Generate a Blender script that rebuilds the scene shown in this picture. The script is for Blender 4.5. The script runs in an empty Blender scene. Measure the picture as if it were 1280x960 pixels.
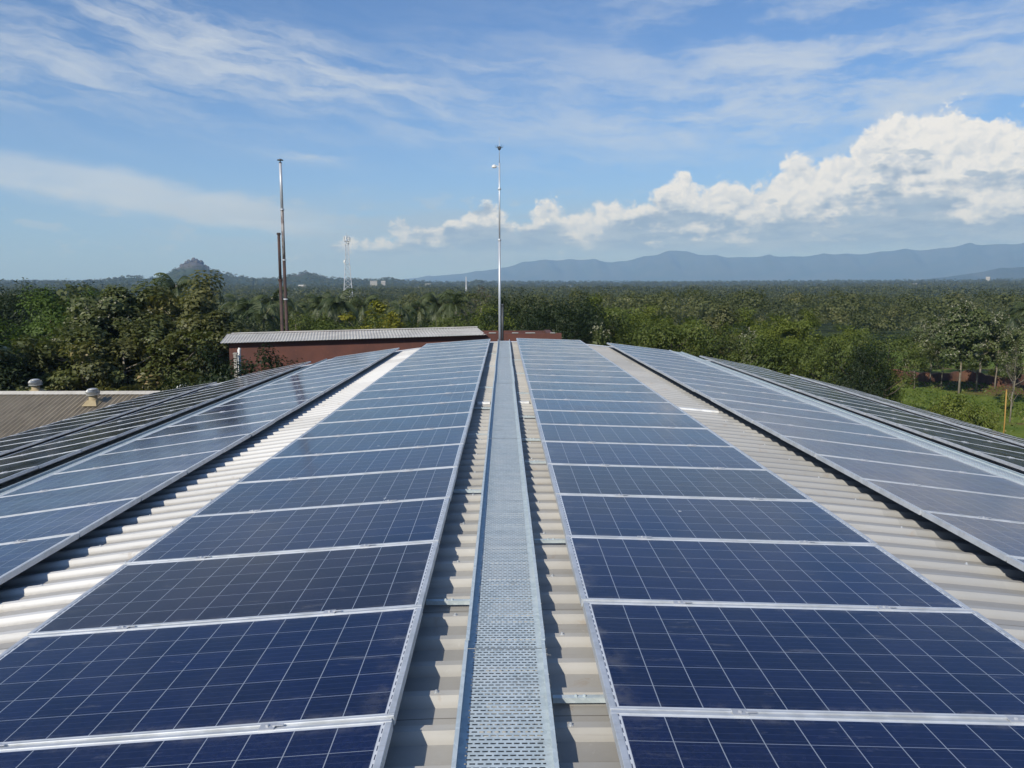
import bpy, bmesh, math, random
import numpy as np
from mathutils import Vector, Matrix
R = math.radians
random.seed(7)
C = bpy.context.scene.collection
sc = bpy.context.scene
EYE = 9.0                     # eye height above the ground (the ridge is about 7.3 m up)
ZR = EYE                      # roof levels below are given relative to the eye

# ------------------------------------------------------------------ camera model
F, TH, YAW = 979.37, R(7.022), R(.6143)
def ray(px, py):
    a, b = (px-640)/F, (py-480)/F
    Y = math.cos(TH) - b*math.sin(TH); Z = -math.sin(TH) - b*math.cos(TH)
    X = a*math.cos(YAW) + Y*math.sin(YAW); Y = -a*math.sin(YAW) + Y*math.cos(YAW)
    return X, Y, Z
def azel(px, py):
    X, Y, Z = ray(px, py)
    return math.atan2(X, Y), math.atan2(Z, math.hypot(X, Y))
def at(px, D):                # plan position seen in column px of the horizon at distance D
    az, _ = azel(px, 400)
    return D*math.sin(az), D*math.cos(az)
def ztop(px, py, D):
    return EYE + D*math.tan(azel(px, py)[1])

# ------------------------------------------------------------------ object helpers
def setp(o, label=None, cat=None, group=None, kind=None):
    if label: o['label'] = label
    if cat: o['category'] = cat
    if group: o['group'] = group
    if kind: o['kind'] = kind
    return o
def empty(name, loc=(0,0,0), rz=0, **k):
    o = bpy.data.objects.new(name, None); C.objects.link(o)
    o.empty_display_size = .2
    o.location = loc; o.rotation_euler = (0,0,rz)
    return setp(o, **k)
def link(name, me, mat=None, parent=None, smooth=False, **k):
    if mat is not None:
        for m in (mat if isinstance(mat, (list,tuple)) else [mat]): me.materials.append(m)
    o = bpy.data.objects.new(name, me); C.objects.link(o)
    if parent is not None: o.parent = parent
    if smooth:
        me.polygons.foreach_set('use_smooth', [True]*len(me.polygons))
    return setp(o, **k)
def copy_tree(o, parent=None):
    c = o.copy(); C.objects.link(c); c.parent = parent
    for ch in list(o.children): copy_tree(ch, c)
    return c
class MB:
    def __init__(s): s.v=[]; s.f=[]; s.mi=[]
    def add(s, vs, fs, m=0):
        b=len(s.v); s.v+= [tuple(v) for v in vs]; s.f+=[tuple(i+b for i in f) for f in fs]; s.mi+=[m]*len(fs); return s
    def box(s, x0,x1,y0,y1,z0,z1, m=0):
        vs=[(x0,y0,z0),(x1,y0,z0),(x1,y1,z0),(x0,y1,z0),(x0,y0,z1),(x1,y0,z1),(x1,y1,z1),(x0,y1,z1)]
        return s.add(vs, [(0,3,2,1),(4,5,6,7),(0,1,5,4),(1,2,6,5),(2,3,7,6),(3,0,4,7)], m)
    def tube(s, pts, rad, n=8, cap=True, m=0):
        pts=[Vector(p) for p in pts]
        if not isinstance(rad,(list,tuple)): rad=[rad]*len(pts)
        vs=[]; fs=[]
        ref=None
        for i,p in enumerate(pts):
            d=(pts[min(i+1,len(pts)-1)]-pts[max(i-1,0)]).normalized()
            if ref is None: ref = Vector((1,0,0)) if abs(d.x)<.8 else Vector((0,1,0))
            a=(ref-d*ref.dot(d)).normalized(); b=d.cross(a); ref=a
            for k in range(n):
                t=2*math.pi*k/n; vs.append(p+(a*math.cos(t)+b*math.sin(t))*rad[i])
        for i in range(len(pts)-1):
            for k in range(n):
                k2=(k+1)%n; fs.append((i*n+k,i*n+k2,(i+1)*n+k2,(i+1)*n+k))
        if cap:
            fs.append(tuple(range(n))[::-1]); fs.append(tuple((len(pts)-1)*n+k for k in range(n)))
        return s.add(vs,fs,m)
    def lathe(s, prof, n=24, c=(0,0,0), m=0):
        vs=[];fs=[]
        for (r,z) in prof:
            for k in range(n):
                t=2*math.pi*k/n; vs.append((c[0]+r*math.cos(t),c[1]+r*math.sin(t),c[2]+z))
        for i in range(len(prof)-1):
            for k in range(n):
                k2=(k+1)%n; fs.append((i*n+k,i*n+k2,(i+1)*n+k2,(i+1)*n+k))
        fs.append(tuple(range(n))[::-1]); fs.append(tuple((len(prof)-1)*n+k for k in range(n)))
        return s.add(vs,fs,m)
    def mesh(s, name='m'):
        me=bpy.data.meshes.new(name); me.from_pydata(s.v,[],s.f); me.update()
        if any(s.mi): me.polygons.foreach_set('material_index', s.mi)
        return me
    def build(s, name, mat, parent=None, smooth=False, **k):
        return link(name, s.mesh(name), mat, parent, smooth, **k)

def np_quads(name, V, vary=None):
    """V: (N,4,3) array -> mesh of separate quads, with a per-face 'vary' attribute."""
    N=len(V); me=bpy.data.meshes.new(name)
    me.vertices.add(N*4); me.vertices.foreach_set('co', V.reshape(-1).astype(np.float32))
    me.loops.add(N*4); me.loops.foreach_set('vertex_index', np.arange(N*4,dtype=np.int32))
    me.polygons.add(N); me.polygons.foreach_set('loop_start', np.arange(0,N*4,4,dtype=np.int32))
    me.polygons.foreach_set('loop_total', np.full(N,4,dtype=np.int32))
    me.update()
    if vary is not None:
        a=me.attributes.new('vary','FLOAT','FACE'); a.data.foreach_set('value', vary.astype(np.float32))
    me.validate()
    return me

# ------------------------------------------------------------------ shader helpers
class N:
    """a tiny expression wrapper over shader math nodes"""
    def __init__(s, t, sock): s.t=t; s.s=sock
    def _m(s, op, *a, clamp=False):
        n=s.t.nodes.new('ShaderNodeMath'); n.operation=op; n.use_clamp=clamp
        for i,x in enumerate((s,)+a):
            if isinstance(x,N): s.t.links.new(x.s, n.inputs[i])
            else: n.inputs[i].default_value=float(x)
        return N(s.t, n.outputs[0])
    def __add__(s,o): return s._m('ADD',o)
    __radd__=__add__
    def __sub__(s,o): return s._m('SUBTRACT',o)
    def __rsub__(s,o): return (s*-1)+o
    def __mul__(s,o): return s._m('MULTIPLY',o)
    __rmul__=__mul__
    def __truediv__(s,o): return s._m('DIVIDE',o)
    def __neg__(s): return s*-1
    def abs(s): return s._m('ABSOLUTE')
    def frac(s): return s._m('FRACT')
    def floor(s): return s._m('FLOOR')
    def pow(s,o): return s._m('POWER',o)
    def lt(s,o): return s._m('LESS_THAN',o)
    def gt(s,o): return s._m('GREATER_THAN',o)
    def max(s,o): return s._m('MAXIMUM',o)
    def min(s,o): return s._m('MINIMUM',o)
    def clamp(s): return s._m('ADD',0,clamp=True)
    def smooth(s,a,b):
        n=s.t.nodes.new('ShaderNodeMapRange'); n.interpolation_type='SMOOTHSTEP'
        s.t.links.new(s.s,n.inputs['Value'])
        n.inputs['From Min'].default_value=a; n.inputs['From Max'].default_value=b
        return N(s.t,n.outputs[0])
    def exp(s): return s._m('EXPONENT')
class T:
    def __init__(s, tree): s.t=tree
    def node(s, typ, **k):
        n=s.t.nodes.new(typ)
        for a,b in k.items(): setattr(n,a,b)
        return n
    def link(s,a,b): s.t.links.new(a.s if isinstance(a,N) else a, b)
    def put(s, sock, v):
        if isinstance(v,N) or isinstance(v,bpy.types.NodeSocket): s.link(v,sock)
        elif isinstance(v,(tuple,list)): sock.default_value = tuple(v)+((1,) if len(v)==3 and sock.type=='RGBA' else ())
        else: sock.default_value=v
    def xyz(s, vec):
        n=s.node('ShaderNodeSeparateXYZ'); s.link(vec,n.inputs[0]); return [N(s.t,o) for o in n.outputs]
    def vec(s,x,y,z=0):
        n=s.node('ShaderNodeCombineXYZ')
        for i,v in enumerate((x,y,z)): s.put(n.inputs[i],v)
        return N(s.t,n.outputs[0])
    def noise(s, vec, scale=1, detail=4, rough=.5, dist=0, dim='3D', col=False):
        n=s.node('ShaderNodeTexNoise',noise_dimensions=dim); s.link(vec,n.inputs['Vector'])
        n.inputs['Scale'].default_value=scale; n.inputs['Detail'].default_value=detail
        n.inputs['Roughness'].default_value=rough; n.inputs['Distortion'].default_value=dist
        return N(s.t,n.outputs['Color' if col else 'Fac'])
    def mix(s, f, a, b, mode='MIX'):
        n=s.node('ShaderNodeMix',data_type='RGBA',blend_type=mode)
        s.put(n.inputs[0],f); s.put(n.inputs[6],a); s.put(n.inputs[7],b); return N(s.t,n.outputs[2])
    def coord(s, which='Object'):
        return N(s.t, s.node('ShaderNodeTexCoord').outputs[which])
    def pos(s): return N(s.t, s.node('ShaderNodeNewGeometry').outputs['Position'])
    def bump(s, h, strength=.3, dist=.01):
        n=s.node('ShaderNodeBump'); n.inputs['Strength'].default_value=strength; n.inputs['Distance'].default_value=dist
        s.link(h,n.inputs['Height']); return N(s.t,n.outputs[0])
    def map(s, vec, scale=(1,1,1), rot=(0,0,0), loc=(0,0,0)):
        n=s.node('ShaderNodeMapping'); s.link(vec,n.inputs[0])
        n.inputs['Scale'].default_value=scale; n.inputs['Rotation'].default_value=rot; n.inputs['Location'].default_value=loc
        return N(s.t,n.outputs[0])
def mat(name, fn=None, color=(.5,.5,.5), rough=.6, metal=0, spec=.5):
    m=bpy.data.materials.new(name); m.use_nodes=True
    t=T(m.node_tree); b=m.node_tree.nodes['Principled BSDF']
    b.inputs['Base Color'].default_value=(*color,1); b.inputs['Roughness'].default_value=rough
    b.inputs['Metallic'].default_value=metal; b.inputs['Specular IOR Level'].default_value=spec
    if fn: fn(t,b)
    return m

# ---- materials
def m_glass(t,b):
    X,Y,_=t.xyz(t.coord())
    info=t.node('ShaderNodeObjectInfo')
    # 12 x 6 cells
    cx=(X+.942)/.157; cy=(Y+.4725)/.1575
    inx=X.abs().lt(.942); iny=Y.abs().lt(.4725)
    dx=((cx.frac()-.5).abs()*-1+.5)*.157; dy=((cy.frac()-.5).abs()*-1+.5)*.1575
    linex=dx.lt(.0018); liney=dy.lt(.0013)
    line=linex.max(liney)
    bus=(((cy*4).frac()-.5).abs().lt(.022)).max((((cy*4).frac()).lt(0)))
    # cell to cell and crystal variation
    wn=t.node('ShaderNodeTexWhiteNoise',noise_dimensions='3D')
    t.link(t.vec(cx.floor(),cy.floor(),N(t.t,info.outputs['Random'])*91.),wn.inputs[0])
    vor=t.node('ShaderNodeTexVoronoi',feature='F1'); t.link(t.coord(),vor.inputs['Vector']); vor.inputs['Scale'].default_value=70
    vr=t.xyz(vor.outputs['Color'])[0]
    k=N(t.t,wn.outputs['Value'])*.34+vr*.30+.68
    cell=t.mix(1,t.mix(1,(.0062,.0118,.045),t.vec(k,k,k),'MULTIPLY'),info.outputs['Color'],'MULTIPLY')
    cell=t.mix(bus*.16,cell,(.20,.24,.32))
    c=t.mix(line,cell,(.30,.33,.38))
    # white backsheet margin with the dashes of the connector tabs at the short ends
    dash=(X.abs().gt(.9485))*(X.abs().lt(.9525))*(((Y*1)/.0525+.5).frac().gt(.42))
    marg=t.mix(dash,(.62,.64,.66),(.05,.06,.10))
    c=t.mix(inx*iny,marg,c)
    dust=t.noise(t.pos(),2.2,6,.6)
    fine=t.noise(t.pos(),60,3,.6)
    c=t.mix((dust*fine).smooth(.15,.5)*.035,c,(.42,.40,.36))
    # dust gathered along the frame edges, dried water stains and a few droppings
    ex=(X.abs()-.80).smooth(0,.17)*t.noise(t.pos(),7,5,.65).smooth(.45,.75); ey=(Y.abs()-.42).smooth(0,.07)*t.noise(t.pos(),9,5,.65).smooth(.42,.7)
    c=t.mix(ex.max(ey)*.24,c,(.36,.34,.30))
    st=t.noise(t.map(t.pos(),(1.2,5,5)),2.6,6,.7,.4).smooth(.60,.70)
    c=t.mix(st*.11,c,(.40,.39,.36))
    dv=t.node('ShaderNodeTexVoronoi',feature='F1'); t.link(t.pos(),dv.inputs['Vector']); dv.inputs['Scale'].default_value=1.7
    dd=N(t.t,dv.outputs['Distance'])+(fine-.5)*.05
    c=t.mix(dd.lt(.022)*.75,c,(.62,.61,.57))
    t.put(b.inputs['Base Color'],c)
    t.put(b.inputs['Roughness'],dust.smooth(.3,.75)*.09+.10+st*.08)
    b.inputs['IOR'].default_value=1.46
    wob=t.noise(t.pos(),1.1,2,.5)
    t.put(b.inputs['Normal'],t.bump(wob,.12,.02))
M_GLASS=mat('photovoltaic_glass',m_glass)
def m_frame(t,b):
    n=t.noise(t.pos(),9,5,.6); s=t.noise(t.map(t.pos(),(1,14,14)),6,3,.6)
    c=t.mix(n.smooth(.35,.7),(.60,.62,.64),(.47,.49,.50))
    c=t.mix(s.smooth(.55,.75)*.35,c,(.34,.33,.30))
    t.put(b.inputs['Base Color'],c); b.inputs['Metallic'].default_value=.35; b.inputs['Roughness'].default_value=.45
M_FRAME=mat('anodised_aluminium',m_frame)
def m_galv(t,b,slots=False):
    P=t.pos()
    vor=t.node('ShaderNodeTexVoronoi'); t.link(P,vor.inputs['Vector']); vor.inputs['Scale'].default_value=42
    v=t.xyz(vor.outputs['Color'])[0]; n=t.noise(P,3.2,6,.62); n2=t.noise(P,17,5,.7)
    c=t.mix(v,(.44,.51,.53),(.57,.64,.655))
    c=t.mix(n.smooth(.45,.72)*.7,c,(.58,.62,.62))
    c=t.mix(n2.smooth(.60,.72)*.6,c,(.66,.67,.64))
    c=t.mix(t.noise(P,5.5,4,.7).smooth(.62,.72)*.5,c,(.30,.31,.29))
    t.put(b.inputs['Base Color'],c); b.inputs['Metallic'].default_value=.15
    t.put(b.inputs['Roughness'],n2*.25+.36)
    t.put(b.inputs['Normal'],t.bump(n2,.2,.004))
M_GALV=mat('galvanised_steel',m_galv)
def m_perf(t,b):
    m_galv(t,b)
    X,Y,_=t.xyz(t.coord())
    px_,py_=.0284,.0245
    row=(Y/py_).floor(); st=((row*.5).frac())
    u=((X/px_+st).frac()-.5).abs(); v=((Y/py_).frac()-.5).abs()
    slot=u.lt(.36)*v.lt(.17)*(X.abs().lt(.1420))
    out=[n for n in t.t.nodes if n.type=='OUTPUT_MATERIAL'][0]
    tr=t.node('ShaderNodeBsdfTransparent'); mx=t.node('ShaderNodeMixShader')
    t.link(slot,mx.inputs[0]); t.t.links.new(b.outputs[0],mx.inputs[1]); t.t.links.new(tr.outputs[0],mx.inputs[2])
    t.t.links.new(mx.outputs[0],out.inputs[0])
M_PERF=mat('perforated_galvanised_plate',m_perf)
PITCH=.262
def m_sheet(t,b):
    P=t.pos(); X,Y,Z=t.xyz(P)
    n=t.noise(P,1.3,6,.6); st=t.noise(t.map(P,(.5,9,9)),2.2,5,.65); fine=t.noise(P,26,5,.7)
    c=t.mix(n.smooth(.3,.7),(.44,.425,.39),(.36,.35,.325))
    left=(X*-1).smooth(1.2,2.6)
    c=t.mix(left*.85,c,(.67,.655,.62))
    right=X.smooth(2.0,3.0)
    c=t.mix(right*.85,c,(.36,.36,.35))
    # darker brown-grey in the valleys of the sheet, stronger on the left
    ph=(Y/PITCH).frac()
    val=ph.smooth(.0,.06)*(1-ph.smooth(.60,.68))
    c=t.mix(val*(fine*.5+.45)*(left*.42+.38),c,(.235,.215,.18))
    edge=(ph-.03).abs().smooth(.07,.0)
    c=t.mix(edge*.30,c,(.33,.25,.15))
    c=t.mix(st.smooth(.55,.72)*.32,c,(.22,.20,.17))
    c=t.mix(fine.smooth(.60,.75)*.25,c,(.6,.58,.55))
    lap=((Y/(PITCH*4)+.18).frac()).lt(.006)
    c=t.mix(lap*.75,c,(.10,.09,.075))
    bl=t.noise(P,4.5,6,.7,.5).smooth(.60,.68); c=t.mix(bl*.30,c,(.30,.22,.14))
    # whole sheets differ a little
    sh=t.node('ShaderNodeTexWhiteNoise',noise_dimensions='2D')
    t.link(t.vec((Y/(PITCH*4)).floor(),(X/3.1).floor()),sh.inputs[0])
    k=N(t.t,sh.outputs['Value'])*.22+.88
    c=t.mix(1,c,t.vec(k,k,k),'MULTIPLY')
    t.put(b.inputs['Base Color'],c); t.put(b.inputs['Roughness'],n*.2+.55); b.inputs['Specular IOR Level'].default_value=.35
    t.put(b.inputs['Normal'],t.bump(fine,.25,.003))
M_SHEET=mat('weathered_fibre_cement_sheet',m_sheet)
def m_lap(t,b):
    n=t.noise(t.pos(),8,5,.6); t.put(b.inputs['Base Color'],t.mix(n.smooth(.4,.7),(.80,.80,.78),(.62,.61,.58)))
M_WHITE=mat('white_flashing',m_lap,rough=.4)
def m_redwall(t,b):
    P=t.pos(); n=t.noise(P,.9,6,.6); f=t.noise(P,7,5,.65)
    c=t.mix(n.smooth(.35,.65),(.120,.044,.030),(.085,.034,.026)); c=t.mix(f.smooth(.55,.75)*.5,c,(.18,.070,.045))
    c=t.mix(t.noise(t.map(P,(2,2,.3)),2,4,.6).smooth(.58,.72)*.45,c,(.07,.035,.028))
    t.put(b.inputs['Base Color'],c); b.inputs['Roughness'].default_value=.85
M_RED=mat('red_painted_wall',m_redwall)
def m_greyroof(t,b):
    P=t.pos(); n=t.noise(P,1.2,6,.6); s=t.noise(t.map(P,(8,.6,1)),2,4,.6)
    c=t.mix(n.smooth(.35,.7),(.55,.52,.46),(.43,.40,.35)); c=t.mix(s.smooth(.5,.7)*.4,c,(.28,.25,.21))
    t.put(b.inputs['Base Color'],c); b.inputs['Roughness'].default_value=.7
M_GROOF=mat('grey_corrugated_sheet',m_greyroof)
def m_tanroof(t,b):
    P=t.pos(); n=t.noise(P,.8,6,.6); s=t.noise(t.map(P,(9,.7,1)),2,5,.65); X,Y,Z=t.xyz(P)
    c=t.mix(n.smooth(.3,.7),(.41,.345,.25),(.31,.26,.185)); c=t.mix(s.smooth(.45,.7)*.55,c,(.16,.135,.10))
    ph=(X/.177).frac(); c=t.mix(((ph-.5).abs()).smooth(.28,.46)*.5,c,(.13,.11,.08))
    t.put(b.inputs['Base Color'],c); b.inputs['Roughness'].default_value=.85
M_TAN=mat('lichen_brown_asbestos_sheet',m_tanroof)
M_CONC=mat('plaster',lambda t,b: t.put(b.inputs['Base Color'],t.mix(t.noise(t.pos(),1.5,6,.6).smooth(.3,.7),(.42,.40,.36),(.30,.28,.25))),rough=.9)
def m_rust(t,b):
    P=t.pos(); n=t.noise(P,2.5,6,.65)
    t.put(b.inputs['Base Color'],t.mix(n.smooth(.4,.65),(.045,.030,.027),(.080,.042,.033))); b.inputs['Roughness'].default_value=.8
M_RUST=mat('rusted_steel',m_rust)
M_STEEL=mat('bare_stainless_steel',lambda t,b: t.put(b.inputs['Base Color'],t.mix(t.noise(t.pos(),3,5,.6),(.62,.63,.65),(.40,.41,.43))),rough=.5,metal=.35)
M_STAIN=mat('sooty_steel',lambda t,b: t.put(b.inputs['Base Color'],t.mix(t.noise(t.map(t.pos(),(3,3,1)),3,6,.65).smooth(.40,.62),(.32,.30,.29),(.12,.085,.07))),rough=.6,metal=.2)
M_MAST=mat('galvanised_mast_tube',lambda t,b: t.put(b.inputs['Base Color'],t.mix(t.noise(t.pos(),4,5,.6),(.62,.64,.66),(.46,.48,.50))),rough=.45,metal=.4)
M_DARK=mat('dark_grey_paint',color=(.05,.055,.06),rough=.5)
M_TOWER=mat('pale_lattice_paint',lambda t,b: t.put(b.inputs['Base Color'],t.mix(t.noise(t.pos(),.3,3,.6),(.62,.64,.66),(.45,.46,.48))),rough=.5)
M_WPAINT=mat('whitewash',lambda t,b: t.put(b.inputs['Base Color'],t.mix(t.noise(t.pos(),.5,5,.6),(.80,.79,.75),(.65,.64,.60))),rough=.8)
M_VENT=mat('spun_aluminium',lambda t,b: t.put(b.inputs['Base Color'],t.mix(t.noise(t.pos(),6,5,.6),(.66,.66,.64),(.45,.44,.41))),rough=.4,metal=.5)
M_VNECK=mat('rusty_cream_neck',lambda t,b: t.put(b.inputs['Base Color'],t.mix(t.noise(t.pos(),7,5,.6),(.42,.35,.20),(.26,.19,.11))),rough=.8)
def m_later(t,b):
    P=t.pos(); n=t.noise(P,1.3,6,.65)
    t.put(b.inputs['Base Color'],t.mix(n.smooth(.35,.65),(.16,.070,.040),(.09,.050,.032))); b.inputs['Roughness'].default_value=.95
M_LATER=mat('laterite',m_later)
M_YEL=mat('yellow_paint',color=(.38,.22,.05),rough=.6)

def leafmat(name, c1, c2, c3=None, transl=.35, spec=.35, obj=.25):
    m=bpy.data.materials.new(name); m.use_nodes=True; t=T(m.node_tree); nt=m.node_tree
    b=nt.nodes['Principled BSDF']; out=[n for n in nt.nodes if n.type=='OUTPUT_MATERIAL'][0]
    at_=t.node('ShaderNodeAttribute',attribute_name='vary'); v=N(nt,at_.outputs['Fac'])
    info=t.node('ShaderNodeObjectInfo'); rnd=N(nt,info.outputs['Random'])
    big=t.noise(t.pos(),.35,3,.5)
    f=(v*.65+rnd*obj+big*.5-.22).clamp()
    c=t.mix(f,c1,c2)
    if c3: c=t.mix(v.smooth(.86,.97),c,c3)
    t.put(b.inputs['Base Color'],c); b.inputs['Roughness'].default_value=.55; b.inputs['Specular IOR Level'].default_value=spec
    tr=t.node('ShaderNodeBsdfTranslucent'); t.link(t.mix(.5,c,t.mix(1,c,(1.2,1.3,.5),'MULTIPLY')),tr.inputs[0])
    mx=t.node('ShaderNodeMixShader'); mx.inputs[0].default_value=transl
    nt.links.new(b.outputs[0],mx.inputs[1]); nt.links.new(tr.outputs[0],mx.inputs[2]); nt.links.new(mx.outputs[0],out.inputs[0])
    return m
L_TEAK=leafmat('teak_leaves',(.058,.082,.020),(.180,.195,.062),(.42,.42,.28),spec=.6)
L_TEAKB=leafmat('browning_teak_leaves',(.064,.080,.021),(.195,.185,.058),(.40,.30,.14),spec=.6)
L_PALE=leafmat('pale_teak_leaves',(.058,.085,.020),(.155,.185,.055),(.55,.53,.42),spec=.6)
L_GREEN=leafmat('bright_green_leaves',(.055,.098,.016),(.110,.165,.028),None)
L_DARK=leafmat('dark_mango_leaves',(.014,.028,.010),(.048,.070,.022),(.09,.11,.04))
L_MID=leafmat('mid_green_leaves',(.058,.090,.016),(.145,.175,.036),(.20,.21,.06))
L_LIGHT=leafmat('yellow_green_leaves',(.100,.138,.020),(.215,.245,.042),(.29,.28,.08))
L_YEL=leafmat('yellow_leaves',(.15,.16,.015),(.28,.26,.028),(.32,.24,.03))
L_PALM=leafmat('palm_fronds',(.045,.068,.018),(.115,.140,.045),(.24,.23,.11),spec=.7)
L_TWIG=leafmat('dry_twigs',(.07,.060,.045),(.13,.11,.08),None,transl=.1)
L_FLOWER=leafmat('cream_blossom',(.22,.21,.13),(.38,.37,.26),None,transl=.3)
L_FAR=leafmat('far_forest_leaves',(.050,.066,.020),(.150,.160,.052),(.20,.19,.08))
L_GRASS=leafmat('grass_blades',(.090,.135,.022),(.165,.205,.038),(.24,.22,.08))
M_BARK=mat('pale_bark',lambda t,b: t.put(b.inputs['Base Color'],t.mix(t.noise(t.map(t.pos(),(3,3,.6)),3,5,.6).smooth(.35,.65),(.26,.23,.18),(.14,.12,.09))),rough=.9)
M_DBARK=mat('dark_bark',lambda t,b: t.put(b.inputs['Base Color'],t.mix(t.noise(t.pos(),3,5,.6),(.09,.07,.05),(.05,.04,.03))),rough=.9)

# ------------------------------------------------------------------ ground
def hnoise(x,y,s,seed=0):
    return (np.sin(x/s+seed)*np.cos(y/s*1.13+seed*2.1)+.5*np.sin(x/s*2.3+y/s*1.7+seed*3)+.25*np.cos(x/s*4.1-y/s*3.7+seed))/1.75
HR=[0,110,250,450,1000,1700,2600,3000,3600,4500,60000]
HZ=[0,0,-2.0,-4.0,1.5,11,24,25,4,-20,-20]
HILLPX=[(60,352),(100,352),(132,350),(160,345),(185,347),(205,344),(222,334),(234,328),(243,326),(252,329),(262,336),(290,344),(318,348),(345,348),(365,343),(383,340),(398,344),(415,347.5),(450,349),(470,350),(487,347.5),(500,350.5),(540,353),(575,354.5),(588,352.5),(597,350.8),(607,352.8),(618,355),(650,356)]
HAZ=np.array([azel(*p)[0] for p in HILLPX]); HEL=np.array([azel(*p)[1] for p in HILLPX])
RH=2100.
HTOP=EYE+RH*np.tan(HEL)-4.0
def ground_h(x,y):
    x=np.asarray(x,float); y=np.asarray(y,float)
    r=np.hypot(x,y); az=np.arctan2(x,y)
    h=np.interp(r,HR,HZ)
    fade=np.clip((r-160)/500,0,1)
    h=h+fade*(hnoise(x,y,170,1)*2.0+hnoise(x,y,520,4)*3.0)
    # the forested plain is a touch lower to the left, higher to the right
    h=h+np.clip((r-500)/2000,0,1)*np.clip(az/.6,-1,1)*3.0
    top=np.interp(az,HAZ,HTOP,left=HTOP[0],right=5)
    wgt=np.clip((az-HAZ[0]+.12)/.12,0,1)*np.clip((HAZ[-1]+.03-az)/.03,0,1)
    bell=np.exp(-((r-RH)/330.)**2)*wgt
    rough=1+(.05*hnoise(x,y,37,2)+.05*np.abs(hnoise(x,y,11,5)))*np.exp(-((r-RH)/500.)**2)
    return np.maximum(h, h*(1-bell)+top*bell*rough)
def polar_mesh(name, rs, azs, hf):
    V=[];n=len(azs)
    for r in rs:
        x=r*np.sin(azs); y=r*np.cos(azs); V.append(np.stack([x,y,hf(x,y)],1))
    V=np.concatenate(V); m=len(rs)
    i=np.arange(m-1)[:,None]*n; j=np.arange(n-1)[None,:]
    f=np.stack([i+j,i+j+1,i+n+j+1,i+n+j],-1).reshape(-1,4)[:,::-1]
    me=bpy.data.meshes.new(name); me.from_pydata(V.tolist(),[],f.tolist()); me.update(); return me
rs=np.concatenate([[0.5],np.linspace(10,160,16),np.geomspace(175,1400,30),np.linspace(1450,3600,70),np.geomspace(3700,30000,14)])
azs=np.concatenate([np.linspace(-math.pi,-R(42),40,endpoint=False),np.linspace(-R(42),R(42),420,endpoint=False),np.linspace(R(42),math.pi,41)])
def m_ground(t,b):
    P=t.pos(); X,Y,Z=t.xyz(P)
    r=(X*X+Y*Y).pow(.5)
    n=t.noise(P,.055,6,.6); n2=t.noise(P,.5,6,.65); n3=t.noise(P,.012,5,.6)
    c=t.mix(n2.smooth(.35,.65),(.085,.130,.022),(.145,.180,.032))
    c=t.mix(n.smooth(.54,.68)*.6,c,(.14,.115,.05))
    soil=t.mix(n2.smooth(.4,.65),(.17,.075,.042),(.10,.060,.035))
    c=t.mix((n*.5+n2*.5).smooth(.54,.60)*.8,c,soil)
    band=((r-(n*22+76)).abs()).smooth(9,3)*X.gt(18)
    c=t.mix(band*.85,c,soil)
    far=r.smooth(110,180)
    fc=t.mix(n2.smooth(.3,.7),(.030,.045,.014),(.055,.070,.022)); fc=t.mix(n3.smooth(.5,.7)*.5,fc,(.075,.085,.03))
    c=t.mix(far,c,fc)
    # bare rock on the hill tops
    rk=t.noise(P,.02,5,.6)
    x2,y2=at(383,RH)
    rock=((Z+rk*24).smooth(60,68)*r.gt(1500)).max(((X-x2).abs()).smooth(38,24)*(Z+rk*14).smooth(40,46)*r.gt(1500))
    c=t.mix(rock,c,t.mix(rk,(.14,.12,.10),(.07,.065,.05)))
    t.put(b.inputs['Base Color'],c); b.inputs['Roughness'].default_value=.95; b.inputs['Specular IOR Level'].default_value=.1
    t.put(b.inputs['Normal'],t.bump(n2,.6,.3))
M_GROUND=mat('field_and_forest_floor',m_ground)
link('ground',polar_mesh('ground',rs,azs,ground_h),M_GROUND,smooth=True,kind='structure',label='green field and low forested plain running to the hills')

# far blue mountains, one range behind and a nearer spur at the right
def range_mesh(name, pts, r0, depth, seed):
    A=np.array([azel(*p)[0] for p in pts]); E=np.array([azel(*p)[1] for p in pts])
    azs=np.linspace(A[0],A[-1],500); rs=np.linspace(r0-depth,r0+depth,40)
    el=np.interp(azs,A,E)
    jag=(np.sin(azs*310+seed)+.6*np.sin(azs*720+1.3*seed)+.4*np.sin(azs*1500))*r0*.00010
    top=EYE+r0*np.tan(el)+jag
    V=[]
    for r in rs:
        u=(r-r0)/depth
        prof=np.maximum(0,1-abs(u))**.8
        spur=1-.20*(np.sin(azs*90+seed+u*2)+.6*np.sin(azs*210+u*3))*min(1,4*abs(u))*(1-abs(u))
        z=-20+(top+20)*prof*spur
        V.append(np.stack([r*np.sin(azs),r*np.cos(azs),z],1))
    V=np.concatenate(V); n=500; m=len(rs)
    i=np.arange(m-1)[:,None]*n; j=np.arange(n-1)[None,:]
    f=np.stack([i+j,i+j+1,i+n+j+1,i+n+j],-1).reshape(-1,4)[:,::-1]
    me=bpy.data.meshes.new(name); me.from_pydata(V.tolist(),[],f.tolist()); me.update(); return me
def m_mtn(t,b):
    n=t.noise(t.pos(),.004,6,.6); t.put(b.inputs['Base Color'],t.mix(n.smooth(.35,.65),(.035,.055,.030),(.070,.075,.045)))
    b.inputs['Roughness'].default_value=1; b.inputs['Specular IOR Level'].default_value=0
M_MTN=mat('forested_mountain',m_mtn)
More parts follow.
